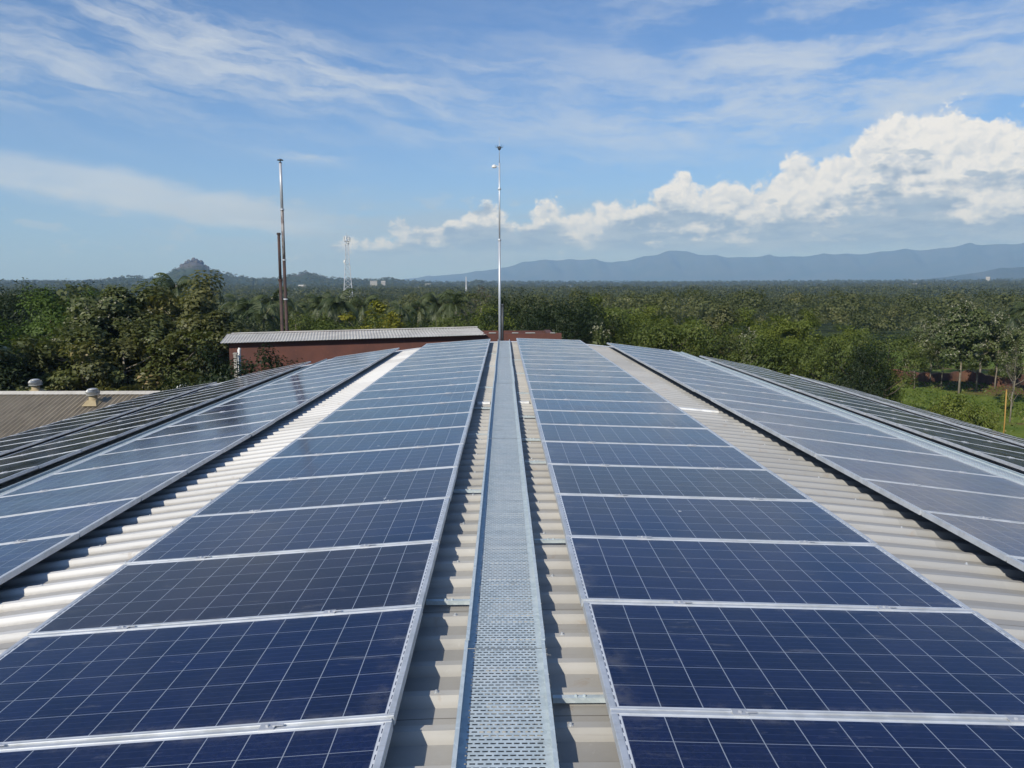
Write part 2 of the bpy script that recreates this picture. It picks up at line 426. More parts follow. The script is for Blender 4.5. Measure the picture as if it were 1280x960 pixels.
link('mountains',range_mesh('mountains',[(395,357),(430,352),(500,349),(540,345),(590,340),(620,336),(655,327),(680,325),(712,323),(740,325),(765,327),(800,322),(822,318),(836,312.5),(846,310.5),(858,313),(872,318),(905,320),(950,320.5),(1000,319),(1050,317),(1090,315),(1130,312),(1165,310),(1200,307),(1240,304),(1290,302),(1340,300),(1500,306),(1700,325)],9000,1500,1.),M_MTN,smooth=True,kind='structure',label='long blue mountain range on the horizon')
link('foothills',range_mesh('foothills',[(1130,352),(1170,348),(1190,344.5),(1215,341),(1240,337),(1262,334.5),(1290,332.5),(1350,330),(1500,338),(1640,350)],5200,700,4.),M_MTN,smooth=True,kind='structure',label='darker low foothills in front of the blue mountains at the right edge')

# ------------------------------------------------------------------ our roof
Y0,Y1=-3.0,24.25
SK=[(-12.3,-3.70),(-10.73,-3.36),(-8.8,-3.01),(-7.82,-2.745),(-5.9,-2.40),(-5.12,-2.27),(-3.19,-1.985),(-2.37,-1.865),(-1.2,-1.755),(-.39,-1.715),(0,-1.705),(.38,-1.70),(1.2,-1.715),(2.35,-1.765),(3.18,-1.85),(5.08,-2.09),(6.02,-2.235),(7.94,-2.61),(8.85,-2.82),(10.75,-3.28),(12.3,-3.74)]
SX=np.array([p[0] for p in SK]); SZ=np.array([p[1] for p in SK])
def skin(x): return ZR+np.interp(x,SX,SZ)
xs=np.linspace(-12.3,12.3,83)
zs=np.interp(xs,SX,SZ); zs=np.convolve(np.pad(zs,3,mode='edge'),np.array([1,2,3,4,3,2,1])/16,'valid')
zs[:3]=np.interp(xs[:3],SX,SZ); zs[-3:]=np.interp(xs[-3:],SX,SZ)
skin=lambda x: ZR+np.interp(x,xs,zs)
CH=.036
# profile along Y: valley, far-facing rise (on the near side of the crest is the face we see)
prof=[]; k0=int(math.floor(Y0/PITCH)); k1=int(math.ceil(Y1/PITCH))
for k in range(k0,k1+1):
    y=k*PITCH
    prof+= [(y+.000,.0),(y+.155,.0),(y+.192,CH),(y+.233,CH)]   # valley, near-facing face, crest, back face
prof=[(y,h) for y,h in prof if Y0<=y<=Y1]
V=[];Fc=[]
for (y,h) in prof:
    for x,z in zip(xs,zs): V.append((x,y,ZR+z+h))
nx=len(xs)
for i in range(len(prof)-1):
    for j in range(nx-1): Fc.append((i*nx+j,i*nx+j+1,(i+1)*nx+j+1,(i+1)*nx+j))
# screw heads with washers on the crests (part of the sheet's surface)
mb=MB(); mb.v=V; mb.f=Fc; mb.mi=[0]*len(Fc)
for xr in (-2.58,-3.02,-.27,.27,2.55,3.02,-5.68,5.75):
    for k in range(k0+2,k1-1):
        if (k+int(xr*10))%3==0 :
            y=k*PITCH+.2125+random.uniform(-.006,.006); z=skin(xr)+CH
            mb.lathe([(.011,-.004),(.011,.002),(.006,.003),(.006,.010),(.001,.012)],8,(xr+random.uniform(-.02,.02),y,z),1)
bld=empty('warehouse',(0,10.5,0),label='long low-arched shed roof of ribbed grey sheet carrying the solar panels',cat='building')
def child(o): o.parent=bld; o.matrix_parent_inverse=Matrix.Translation((0,-10.5,0)); return o
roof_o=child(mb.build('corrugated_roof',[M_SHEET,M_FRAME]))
w=MB()
for sgn in (-1,1):
    x=sgn*11.7; w.box(min(x,x-sgn*.2),max(x,x-sgn*.2),Y0+.4,Y1-.4,0,float(skin(x))-.03)
def endwall(y0,y1):
    X=np.linspace(-11.45,11.45,40); vs=[];fs=[]
    for y in (y0,y1):
        for x in X: vs+= [(x,y,0),(x,y,float(skin(x))-.02)]
    n=len(X)*2
    for j in range(len(X)-1):
        a=j*2; fs+=[(a,a+2,a+3,a+1),(n+a,n+a+1,n+a+3,n+a+2)]
    w.add(vs,fs)
endwall(Y0+.4,Y0+.6); endwall(Y1-.6,Y1-.4)
child(w.build('wall',M_CONC))
# white barge flashing at the far edge
fl=MB()
for j in range(len(xs)-1):
    a,b_=xs[j],xs[j+1]; za,zb=ZR+zs[j],ZR+zs[j+1]
    vs=[]
    for (x,z) in ((a,za),(b_,zb)):
        vs+=[(x,Y1-.13,z+CH+.004),(x,Y1+.03,z+CH+.018),(x,Y1+.03,z-.16)]
    fl.add(vs,[(0,3,4,1),(1,4,5,2)])
fl.build('barge_flashing',M_WHITE,roof_o)
# the one white overlap strip that crosses the roof
lp=MB(); yl=11.42
for (xa,xb) in ((-.385,-.20),(.215,.375),(2.36,3.17)):
    vs=[]
    for x in (xa,xb):
        z=float(skin(x))+CH+.003
        vs+=[(x,yl-.055,z-.02),(x,yl-.045,z+.006),(x,yl+.045,z+.006)]
    lp=MB(); lp.add(vs,[(0,3,4,1),(1,4,5,2)]); lp.build('overlap_strip',M_WHITE,roof_o)

# ------------------------------------------------------------------ solar panels
PW,PL,GAP=1.956,.992,.020
ROW=PL+GAP
BAYS={ # name: inner edge, outer edge (top of frame, relative to the eye), rows
 'L1':((-.387,-1.556),(-2.373,-1.702),-2),'L2':((-3.192,-1.826),(-5.120,-2.104),1),
 'L3':((-5.894,-2.237),(-7.811,-2.628),5),'L4':((-8.799,-2.874),(-10.73,-3.20),9),
 'R1':((.378,-1.532),(2.350,-1.594),-2),'R2':((3.182,-1.676),(5.077,-1.917),1),
 'R3':((6.017,-2.069),(7.94,-2.44),5),'R4':((8.85,-2.643),(10.75,-3.11),9)}
SEAM0=2.694
fm=MB(); hw,hl=PW/2,PL/2; fw=.0115
fm.box(-hw,hw,-hl,-hl+fw,-.040,0); fm.box(-hw,hw,hl-fw,hl,-.040,0)
fm.box(-hw,-hw+fw+.012,-hl+fw,hl-fw,-.040,-.0005); fm.box(hw-fw-.012,hw,-hl+fw,hl-fw,-.040,-.0005)
# clamp rail that closes the joint towards the next panel
fm.box(-hw+.004,hw-.004,hl+.0005,hl+GAP-.0005,-.034,-.004)
frame_me=fm.mesh('frame'); 
bmx=bmesh.new(); bmx.from_mesh(frame_me); bmesh.ops.bevel(bmx,geom=bmx.edges[:],offset=.0012,segments=1,affect='EDGES'); bmx.to_mesh(frame_me); bmx.free()
gm=MB(); gm.add([(-hw+fw,-hl+fw,-.003),(hw-fw,-hl+fw,-.003),(hw-fw,hl-fw,-.003),(-hw+fw,hl-fw,-.003),(-hw+fw,-hl+fw,-.030),(hw-fw,-hl+fw,-.030),(hw-fw,hl-fw,-.030),(-hw+fw,hl-fw,-.030)],[(0,1,2,3),(7,6,5,4)])
glass_me=gm.mesh('glass')
cm=MB(); cm.box(-.028,.028,-.021,.021,-.001,.004); cm.lathe([(.0075,.004),(.0075,.009),(.004,.011)],6)
cm.box(.02,.06,-.004,.004,.004,.0075)
clamp_me=cm.mesh('clamp')
frame_me.materials.append(M_FRAME); glass_me.materials.append(M_GLASS); clamp_me.materials.append(M_STEEL)
p0=empty('solar_panel')
of=bpy.data.objects.new('frame',frame_me); og=bpy.data.objects.new('glass',glass_me)
oc=[bpy.data.objects.new('clamp',clamp_me) for _ in range(2)]
for o in [of,og]+oc: C.objects.link(o); o.parent=p0
oc[0].location=(-.50,hl+GAP/2,.0); oc[1].location=(.52,hl+GAP/2,.0)
ORD='first second third fourth fifth sixth seventh eighth ninth tenth eleventh twelfth'.split()
BN={'L1':'column just left of the middle walkway','R1':'column just right of the middle walkway',
    'L2':'second column left of the walkway','R2':'second column right of the walkway',
    'L3':'third column left of the walkway','R3':'third column right of the walkway',
    'L4':'outermost left column','R4':'outermost right column'}
first=True
for bn,((xa,za),(xb,zb),i0) in BAYS.items():
    xl,zl,xr,zr=(xa,za,xb,zb) if xa<xb else (xb,zb,xa,za)
    cx,cz=(xl+xr)/2,ZR+(zl+zr)/2; ang=-math.atan2(zr-zl,xr-xl)
    rows=[i for i in range(i0,21)]
    if bn in('L1','R1'): rows=[i for i in rows if i>=-1]
    nrow=len(rows)
    for q,i in enumerate(rows):
        if first: o=p0; first=False
        else: o=copy_tree(p0)
        y=SEAM0+ROW*i+GAP/2+PL/2
        o.location=(cx+random.uniform(-.0035,.0035),y,cz+random.uniform(-.0015,.0015))
        o.rotation_euler=(R(random.uniform(-.12,.12)),ang+R(random.uniform(-.12,.12)),R(random.uniform(-.07,.07)))
        k=random.uniform(.85,1.15); tint=(k,k*random.uniform(.93,1.06),k*random.uniform(.9,1.05),1)
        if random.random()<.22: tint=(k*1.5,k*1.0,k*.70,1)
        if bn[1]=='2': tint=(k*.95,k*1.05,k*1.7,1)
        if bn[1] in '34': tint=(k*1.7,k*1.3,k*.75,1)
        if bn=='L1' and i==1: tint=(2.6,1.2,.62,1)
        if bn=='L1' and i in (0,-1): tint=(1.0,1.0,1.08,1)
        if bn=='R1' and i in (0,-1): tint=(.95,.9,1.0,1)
        for ch in list(o.children):
            if ch.name.startswith('glass'): ch.color=tint
            if ch.name.startswith('clamp') and (y>15 or abs(cx)>7): bpy.data.objects.remove(ch)
        e=nrow-1-q
        pos='farthest one' if e==0 else '%s from near end'%ORD[q] if (q<nrow/2) else '%s from far end'%ORD[e]
        if bn in('L3','R3','L4','R4'): tone='dark solar panel'
        elif q<5: tone='deep blue solar panel'
        else: tone='grey-blue solar panel'
        if bn=='L1' and i==1: tone='nearly black solar panel'
        lab='%s, %s, %s'%(tone,BN[bn],pos)
        setp(o,lab,'solar panel','solar panels laid in columns on the shed roof')

# rails under the panels, one pair per column
rail_me=None
for bn,((xa,za),(xb,zb),i0) in BAYS.items():
    ya=SEAM0+ROW*(max(i0,-1))-.15; yb=SEAM0+ROW*21+.05
    for f_ in (.2,.8):
        x=xa+(xb-xa)*f_; z=ZR+za+(zb-za)*f_-.042
        lo=min(float(skin(x))+CH+.002, z-.03)
        o=MB().box(x-.02,x+.02,ya,yb,lo,z).build('mounting_rail',M_FRAME)
        child(o)

# ------------------------------------------------------------------ walkways
def walkway(name, x0, x1, z0, z1, ya, yb, label, supports=(), lip=.042, group=None):
    """perforated tray between x0..x1; z0/z1 = plate height at either side"""
    cx,cz=(x0+x1)/2,(z0+z1)/2
    root=empty(name,(cx,(ya+yb)/2,cz),label=label,cat='walkway',group=group)
    ang=math.atan2(z1-z0,x1-x0); hw_=math.hypot(x1-x0,z1-z0)/2
    seg=2.5; y=ya; k=0
    Ym=(ya+yb)/2
    def T_(x,y,z): 
        return (x*math.cos(ang)-z*math.sin(ang), y, x*math.sin(ang)+z*math.cos(ang))
    while y<yb-.05:
        ye=min(y+seg,yb); j=random.uniform(-.004,.004); dz=.0015*(k%2)
        m=MB(); hl_=(ye-y-.004)/2; yc=(y+ye)/2-Ym
        n=10
        vs=[];fs=[]
        for a in range(n+1):
            yy=-hl_+2*hl_*a/n
            bow=random.uniform(-.0012,.0012)
            vs+=[(-hw_,yy,bow),(hw_,yy,bow)]
        for a in range(n): fs.append((2*a,2*a+1,2*a+3,2*a+2))
        vs=[T_(*v) for v in vs]; m.add(vs,fs)
        o=m.build('tread_plate',M_PERF,root); o.location=(j,yc,dz); 
        m=MB()
        for s_ in (-1,1):
            xo=s_*(hw_+.002); prf=[(xo,-.028),(xo,lip),(xo-s_*.016,lip),(xo-s_*.016,lip-.004),(xo-s_*.003,lip-.004),(xo-s_*.003,-.028)]
            vs=[T_(px,-hl_,pz) for px,pz in prf]+[T_(px,hl_,pz) for px,pz in prf]; L=len(prf)
            fs=[(a,(a+1)%L,(a+1)%L+L,a+L) for a in range(L)]+[tuple(range(L))[::-1],tuple(range(L,2*L))]
            if s_>0: fs=[f[::-1] for f in fs]
            m.add(vs,fs)
        o=m.build('edge_flange',M_GALV,root); o.location=(j,yc,dz)
        y=ye; k+=1
    for (sx0,sx1,sy) in supports:
        z=float(skin((sx0+sx1)/2))+CH+.003-cz
        m=MB(); m.box(sx0-cx,sx1-cx,sy-.013-Ym,sy+.013-Ym,z,z+.004)
        m.box(sx0-cx,sx1-cx,sy-.013-Ym,sy-.009-Ym,z-.018,z-.0005)
        for bx in ((sx0+sx1)/2+.02,(sx0+sx1)/2-.015): m.lathe([(.007,.0),(.007,.006),(.003,.008)],6,(bx-cx,sy-Ym,z+.004))
        m.build('support_bar',M_GALV,root)
    return root
ztr=ZR-1.635
sup=[(.20,.42,3.03),(.20,.42,5.05),(.20,.42,7.42),(.20,.42,8.55),(.20,.42,10.1),(.20,.42,12.4),(.20,.42,15.3),(.20,.42,18.2),
     (-.42,-.18,4.06),(-.42,-.18,6.38),(-.42,-.18,8.9),(-.42,-.18,10.9),(-.42,-.18,13.2),(-.42,-.18,16.8),(-.42,-.18,20.)]
walkway('walkway',-.172,.186,ztr,ztr,.9,Y1-.05,'perforated galvanised walkway along the ridge between the two middle panel columns',sup,group='galvanised walkways on the roof')
walkway('walkway',-5.43,-5.14,ZR-2.195,ZR-2.150,3.4,Y1-.2,'narrow grey steel walkway beside the second panel column on the left',group='galvanised walkways on the roof',lip=.03)
walkway('walkway',5.10,5.47,ZR-1.935,ZR-1.985,3.4,Y1-.2,'narrow grey steel walkway beside the second panel column on the right',group='galvanised walkways on the roof',lip=.03)

# ------------------------------------------------------------------ lightning mast
mx_,my_=at(624.6,24.45); zb=float(skin(mx_))-.2
mast=empty('lightning_mast',(mx_,my_,zb),label='thin galvanised pole with a spiked lightning arrester rising at the far roof end',cat='mast')
def zt(py): return ztop(624,py,24.45)-zb
MB().tube([(0,0,0),(0,0,zt(300))],.037,12).build('lower_pole',M_MAST,mast,True)
MB().tube([(0,0,zt(300)-.15),(0,0,zt(204))],.025,12).build('upper_pole',M_MAST,mast,True)
rod=MB().tube([(0,0,zt(205)),(0,0,zt(171))],[.012,.005],8).build('lightning_rod',M_MAST,mast,True)
for zf in (300,236): MB().lathe([(.048,-.03),(.052,0),(.048,.03)],12,(0,0,zt(zf))).build('collar',M_MAST,mast)
sp=MB(); sz=zt(185)
sp.lathe([(.01,-.07),(.04,-.05),(.05,0),(.04,.04),(.01,.06)],12,(0,0,sz))
for k in range(6):
    a=k*math.pi/3; sp.tube([(.04*math.cos(a),.04*math.sin(a),sz),(.10*math.cos(a),.10*math.sin(a),sz+.02),(.125*math.cos(a),.125*math.sin(a),sz+.08)],[.009,.007,.003],6)
sp.build('arrester_head',M_DARK,rod)
ln=MB(); lz=zt(207)
ln.tube([(0,0,lz-.05),(-.10,0,lz),(-.15,0,lz-.02)],.012,6); ln.lathe([(.02,.05),(.07,.02),(.075,-.04),(.05,-.05)],12,(-.16,0,lz-.02))
ln.build('lamp',M_WPAINT,mast)
MB().tube([(.085,.05,0),(.085,.05,zt(383))],.038,10).tube([(.085,.05,zt(383)),(.085,.05,zt(380))],.045,10).build('dark_sleeve_pipe',M_DARK,mast,True)
MB().box(-.12,.17,-.10,.14,0,.02).build('base_plate',M_GALV,mast)

# ------------------------------------------------------------------ red building behind
rb=empty('red_building',(-6,33,0),label='red walled building with a low grey corrugated roof beyond the far roof edge',cat='building')
def rchild(o): o.parent=rb; o.matrix_parent_inverse=Matrix.Translation((6,-33,0)); return o
YW=30.0
def rz(px,py,Y): X,Yr,Z=ray(px,py); return EYE+Y*Z/Yr
def rx(px,py,Y): X,Yr,Z=ray(px,py); return Y*X/Yr
xL,xR=rx(286,428,YW),rx(604,417,YW); xR2=rx(702,417,YW)
zeL,zeR=rz(290,428.5,YW),rz(600,418,YW)
m=MB()
def wallseg(x0,x1,z0,z1):
    m.add([(x0,YW,0),(x1,YW,0),(x1,YW,z1),(x0,YW,z0),(x0,YW+.25,0),(x1,YW+.25,0),(x1,YW+.25,z1),(x0,YW+.25,z0)],[(0,1,2,3),(5,4,7,6),(3,2,6,7),(4,0,3,7),(1,5,6,2)])
wallseg(xL,xR,zeL-.03,zeR-.03); wallseg(xR+.002,xR2,rz(606,417,YW),rz(700,416.5,YW))
m.box(xL,xL+.25,YW+.26,YW+8,0,zeL-.25); m.box(xR2-.25,xR2,YW+.26,YW+8,0,zeR-.25); m.box(xL,xR2,YW+8.01,YW+8.2,0,zeR-.3)
redwall=rchild(m.build('wall',M_RED))
YR_=33.6
zrL,zrR=rz(290,417.5,YR_),rz(596,409.5,YR_); xrL,xrR=rx(290,417,YR_),rx(597,409,YR_)
m=MB(); n=int((xR-xL)/.028); vs=[]
for i in range(n+1):
    f_=i/n; h=.011*math.cos(i*math.pi/2.)
    xe=xL-.25+(xR+.15-xL+.25)*f_; xr_=xrL-.2+(xrR-xrL+.2)*f_
    vs+=[(xe,YW-.25,zeL+(zeR-zeL)*f_+h),(xr_,YR_,zrL+(zrR-zrL)*f_+h),(xr_,YR_+4.6,zrL+(zrR-zrL)*f_+h-.7)]
fs=[]
for i in range(n): a=3*i; fs+=[(a,a+3,a+4,a+1),(a+1,a+4,a+5,a+2)]
m.add(vs,fs); rchild(m.build('roof',M_GROOF))
m=MB(); 
for i in range(40):
    f0,f1=i/40,(i+1)/40
    xa,xb=xrL+(xrR-xrL)*f0,xrL+(xrR-xrL)*f1; za,zb_=zrL+(zrR-zrL)*f0,zrL+(zrR-zrL)*f1
    m.add([(xa,YR_-.16,za+.02),(xb,YR_-.16,zb_+.02),(xb,YR_,zb_+.055),(xa,YR_,za+.055),(xb,YR_+.16,zb_+.0),(xa,YR_+.16,za+.0)],[(0,1,2,3),(3,2,4,5)])
rchild(m.build('ridge_cap',M_GROOF))
for (a,b2) in ((611,620),(640,648),(657,669),(688,694)):
    m=MB(); m.box(rx(a,416,YW),rx(b2,416,YW),YW-.03,YW+.28,rz(a,417,YW)+.012,rz(a,416.4,YW)+.012); m.build('coping_tile',M_CONC,redwall)
# gate post and pale sheet beside the red building
px_,py_=at(292.5,29.3)
pst=MB(); pst.box(-.055,.055,-.055,.055,0,ztop(292,441,29.3)-.05); pst.box(-.07,.07,-.07,.07,ztop(292,441,29.3)-.049,ztop(292,441,29.3))
o=pst.build('post',M_CONC,label='short pale concrete post left of the red building',cat='post'); o.location=(px_,py_,0)
px_,py_=at(299.5,29.7)
wp=MB(); wp.tube([(0,0,0),(0,0,ztop(298,435,29.7)-.05),(.03,.02,ztop(298,435,29.7))],.055,10)
o=wp.build('drain_pipe',M_WPAINT,smooth=True,label='white downpipe at the left corner of the red wall',cat='pipe'); o.location=(px_,py_-.2,0)

# ------------------------------------------------------------------ chimneys
def chimney(px,pyt,D,segs,label):
    x,y=at(px,D); r=empty('chimney',(x,y,0),label=label,cat='chimney',group='two steel chimneys behind the red building')
    H=ztop(px,pyt,D)
    for (za,zb2,rad,m_) in segs(H): MB().tube([(0,0,za),(0,0,zb2)],rad,14).build('flue_section',m_,r,True)
    return r,H
def zc(py,D=37.): return ztop(358,py,D)
r,H=chimney(359,204,37.,lambda H:[(0,zc(325),.070,M_RUST),(zc(325),zc(262),.068,M_STAIN),(zc(262),H,.062,M_STEEL)],'tall thin chimney, silver above and rusty below, with a cap')
r.rotation_euler=(0,R(-.25),0)
for zf in (262,325,374): MB().lathe([(.100,-.03),(.100,.03)],14,(0,0,zc(zf))).build('flange',M_STEEL,r)
MB().lathe([(.075,.0),(.02,.06),(.02,.10),(.14,.11),(.13,.14),(.02,.18)],14,(0,0,H)).build('rain_cap',M_DARK,r)
r,H=chimney(352.3,291,36.2,lambda H:[(0,zc(350,36.2),.070,M_RUST),(zc(350,36.2),H,.062,M_RUST)],'shorter rusty brown chimney just left of the tall silver one')
for zf,rf in ((zc(350,36.2),.10),(H-.05,.088)): MB().lathe([(rf,-.04),(rf,.04)],14,(0,0,zf)).build('flange',M_RUST,r)

# ------------------------------------------------------------------ telecom towers
def tower(px,pyt,D,wb,wt,label,dishes=True,name='telecom_tower'):
    x,y=at(px,D); zg=float(ground_h(x,y)); r=empty(name,(x,y,zg),label=label,cat='tower'); H=ztop(px,pyt,D)-zg
    r.rotation_euler=(0,0,R(12))
    legs=MB(); br=MB(); n=14; cor=[(-1,-1),(1,-1),(1,1),(-1,1)]
    W=lambda z:(wb+(wt-wb)*min(1,z/(H*.72)))/2
    zl=[H*(i/n)**.9 for i in range(n+1)]
    for k,c in enumerate(cor):
        l=MB(); l.tube([(c[0]*W(z),c[1]*W(z),z) for z in zl],[.24-.10*z/H for z in zl],6); l.build('leg',M_TOWER,r)
        c2=cor[(k+1)%4]
        for i in range(n):
            a=(c[0]*W(zl[i]),c[1]*W(zl[i]),zl[i]); b3=(c2[0]*W(zl[i+1]),c2[1]*W(zl[i+1]),zl[i+1])
            a2=(c2[0]*W(zl[i]),c2[1]*W(zl[i]),zl[i]); b4=(c[0]*W(zl[i+1]),c[1]*W(zl[i+1]),zl[i+1])
            br.tube([a,b3],.085,4); br.tube([a2,b4],.085,4); br.tube([b4,b3],.075,4)
    br.build('bracing',M_TOWER,r)
    if dishes:
        for k in range(6):
            a=k*math.pi/3+.2; rr=wt*.75+.5
            m=MB(); m.box(-.22,.22,-.12,.12,H-2.6-.6*(k%2),H-.1-.6*(k%2))
            m.tube([(0,0,H-3.2),(0,0,H+.3)],.06,5)
            o=m.build('antenna',M_WPAINT,r); o.location=(rr*math.cos(a),rr*math.sin(a),0); o.rotation_euler=(0,0,a+math.pi/2)
        m=MB(); m.lathe([(wt*.75+.4,-.1),(wt*.75+.4,.0)],12,(0,0,H-3)); m.build('platform',M_TOWER,r)
        m=MB(); m.tube([(0,0,H-2),(0,0,H+2.2)],.07,5); m.build('lightning_rod',M_TOWER,r)
        for (dz,a,rad) in ((H*.64,R(200),1.0),(H*.90,R(-60),.6)):
            m=MB(); m.lathe([(rad*.2,.45),(rad,.25),(rad,0),(rad*.9,-.05)],14); 
            o=m.build('dish',M_WPAINT,r); o.location=((W(dz)+.5)*math.cos(a),(W(dz)+.5)*math.sin(a),dz); o.rotation_euler=(R(90),0,a+R(90))
    return r
tower(436,295,470,5.8,2.0,'white lattice telecom tower with antennas above the palms')
tower(583,346,620,1.3,.45,'faint thin lattice mast above the trees left of the lightning pole',False,'lattice_mast')

# ------------------------------------------------------------------ brown roofed building at the left
tb=empty('brown_roofed_shed',(-28,30,0),label='long shed with a lichen-brown corrugated roof at the left edge',cat='building')
def tchild(o): o.parent=tb; o.matrix_parent_inverse=Matrix.Translation((28,-30,0)); return o
RY,RZ_,SL=29.8,5.0,.30
xa,xb=-46.,-12.7; m=MB(); n=int((xb-xa)/.0295); vs=[];fs=[]
for i in range(n+1):
    x=xa+(xb-xa)*i/n; h=.040*math.cos(x/.177*2*math.pi)
    vs+=[(x,RY-7.6,RZ_-7.6*SL+h),(x,RY,RZ_+h),(x,RY+7.6,RZ_-7.6*SL+h)]
for i in range(n): a=3*i; fs+=[(a,a+3,a+4,a+1),(a+1,a+4,a+5,a+2)]
tchild(m.add(vs,fs).build('roof',M_TAN))
m=MB(); m.add([(xa,RY-.2,RZ_-.02),(xb,RY-.2,RZ_-.02),(xb,RY,RZ_+.085),(xa,RY,RZ_+.085),(xb,RY+.2,RZ_-.02),(xa,RY+.2,RZ_-.02)],[(0,1,2,3),(3,2,4,5)])
tchild(m.build('ridge_cap',M_GROOF))
m=MB(); ez=RZ_-7*SL-.08
m.box(xa+.3,xb-.3,RY-7,RY-6.8,0,ez); m.box(xa+.3,xb-.3,RY+6.8,RY+7,0,ez)
for x in (xa+.3,xb-.5): m.add([(x,RY-6.8,0),(x,RY+6.8,0),(x,RY+6.8,ez),(x,RY,RZ_-.08),(x,RY-6.8,ez),(x+.2,RY-6.8,0),(x+.2,RY+6.8,0),(x+.2,RY+6.8,ez),(x+.2,RY,RZ_-.08),(x+.2,RY-6.8,ez)],[(0,4,3,2,1),(5,6,7,8,9)])
tchild(m.build('wall',M_CONC))
def vent(px,label,yoff=0,dz=0,first=None):
    az=azel(px,490)[0]; Y=RY+yoff; x=Y*math.tan(az); z=RZ_-abs(yoff)*SL
    if first: r=copy_tree(first); r.location=(x,Y,z+dz); r['label']=label; r.rotation_euler=(0,0,random.random()); return r
    r=empty('turbine_vent',(x,Y,z+dz),label=label,cat='roof vent',group='turbine vents on the brown shed roof')
    MB().add([(-.33,-.40,-.07),(.33,-.40,-.07),(.33,.26,.10),(-.33,.26,.10),(-.2,-.2,.16),(.2,-.2,.16),(.2,.2,.2),(-.2,.2,.2)],[(0,1,5,4),(1,2,6,5),(2,3,7,6),(3,0,4,7),(4,5,6,7)]).build('skirt',M_VNECK,r)
    MB().lathe([(.25,.0),(.19,.12),(.17,.40)],20).build('neck',M_VNECK,r,True)
    m=MB(); nf=26
    for k in range(nf):
        a=2*math.pi*k/nf; pr=[]
        for j in range(7):
            u=j/6; rr=.17+.13*math.sin(math.pi*(.12+.80*u)); zz=.40+.24*u; aa=a+.35*u
            pr.append((rr,zz,aa))
        vs=[]; 
        for (rr,zz,aa) in pr: vs+=[(rr*math.cos(aa),rr*math.sin(aa),zz),((rr-.05)*math.cos(aa+.22),(rr-.05)*math.sin(aa+.22),zz)]
        m.add(vs,[(2*j,2*j+1,2*j+3,2*j+2) for j in range(6)])
    m.build('fins',M_VENT,r)
    MB().lathe([(.21,.635),(.20,.66),(.10,.69),(.02,.695)],20).build('cap',M_VENT,r,True)
    MB().lathe([(.29,.395),(.29,.42),(.17,.42)],20).build('collar_ring',M_VENT,r)
    return r
def shrink(o): o.scale=(.82,.82,.82); return o
v0=vent(116,'nearest roof vent on the near slope of the brown roof, casting a shadow',-.95,.03); shrink(v0)
vent(45,'leftmost roof vent, standing behind the ridge of the brown roof',.75,.12,v0)
vent(229,'small roof vent just behind the outermost solar panels, rightmost on the brown roof',.75,-.10,v0)

# ------------------------------------------------------------------ vegetation
rng=np.random.default_rng(11)
def leaves(Cn, size, nrm=None, up=.3, aspect=.6, out=.6, rs=None):
    """a quad per centre; nrm: outward direction"""
    rs=rs or rng; n=len(Cn)
    v=rs.normal(size=(n,3)); 
    if nrm is not None: v=v*(1-out)+nrm*out*1.6
    v[:,2]+=up; v/=np.linalg.norm(v,axis=1)[:,None]+1e-9
    a=np.cross(v,rs.normal(size=(n,3))); a/=np.linalg.norm(a,axis=1)[:,None]+1e-9
    b=np.cross(v,a); s=size*(.6+.8*rs.random(n))[:,None]
    bend=v*s*.18
    return np.stack([Cn-a*s*.5-bend, Cn+b*s*.5*aspect, Cn+a*s*.5-bend, Cn-b*s*.5*aspect],1)
def limbs(H,crz,rad,nb,seed,r0=.16,lean=.03,spread=.8):
    rd=random.Random(seed); m=MB(); 
    top=(rd.uniform(-lean,lean)*H,rd.uniform(-lean,lean)*H,H*.80)
    pts=[(0,0,-.3)]; k=6
    for i in range(1,k+1):
        u=i/k; pts.append((top[0]*u+rd.uniform(-.05,.05),top[1]*u+rd.uniform(-.05,.05),top[2]*u))
    m.tube(pts,[r0*(1-.85*i/k)+.015 for i in range(k+1)],7)
    ends=[pts[-1]]
    for b in range(nb):
        u=rd.uniform(.30,.9); base=Vector((top[0]*u,top[1]*u,top[2]*u)); a=rd.uniform(0,6.283)
        L=rad*rd.uniform(.5,1.0)*spread
        e=base+Vector((math.cos(a)*L,math.sin(a)*L,L*rd.uniform(.3,.9)))
        mid=(base+e)/2+Vector((0,0,-.08*L))
        rr=r0*(1-.8*u)*.6+.012
        m.tube([base,mid,e],[rr,rr*.65,rr*.25],5); ends.append(tuple(e))
    return m,ends
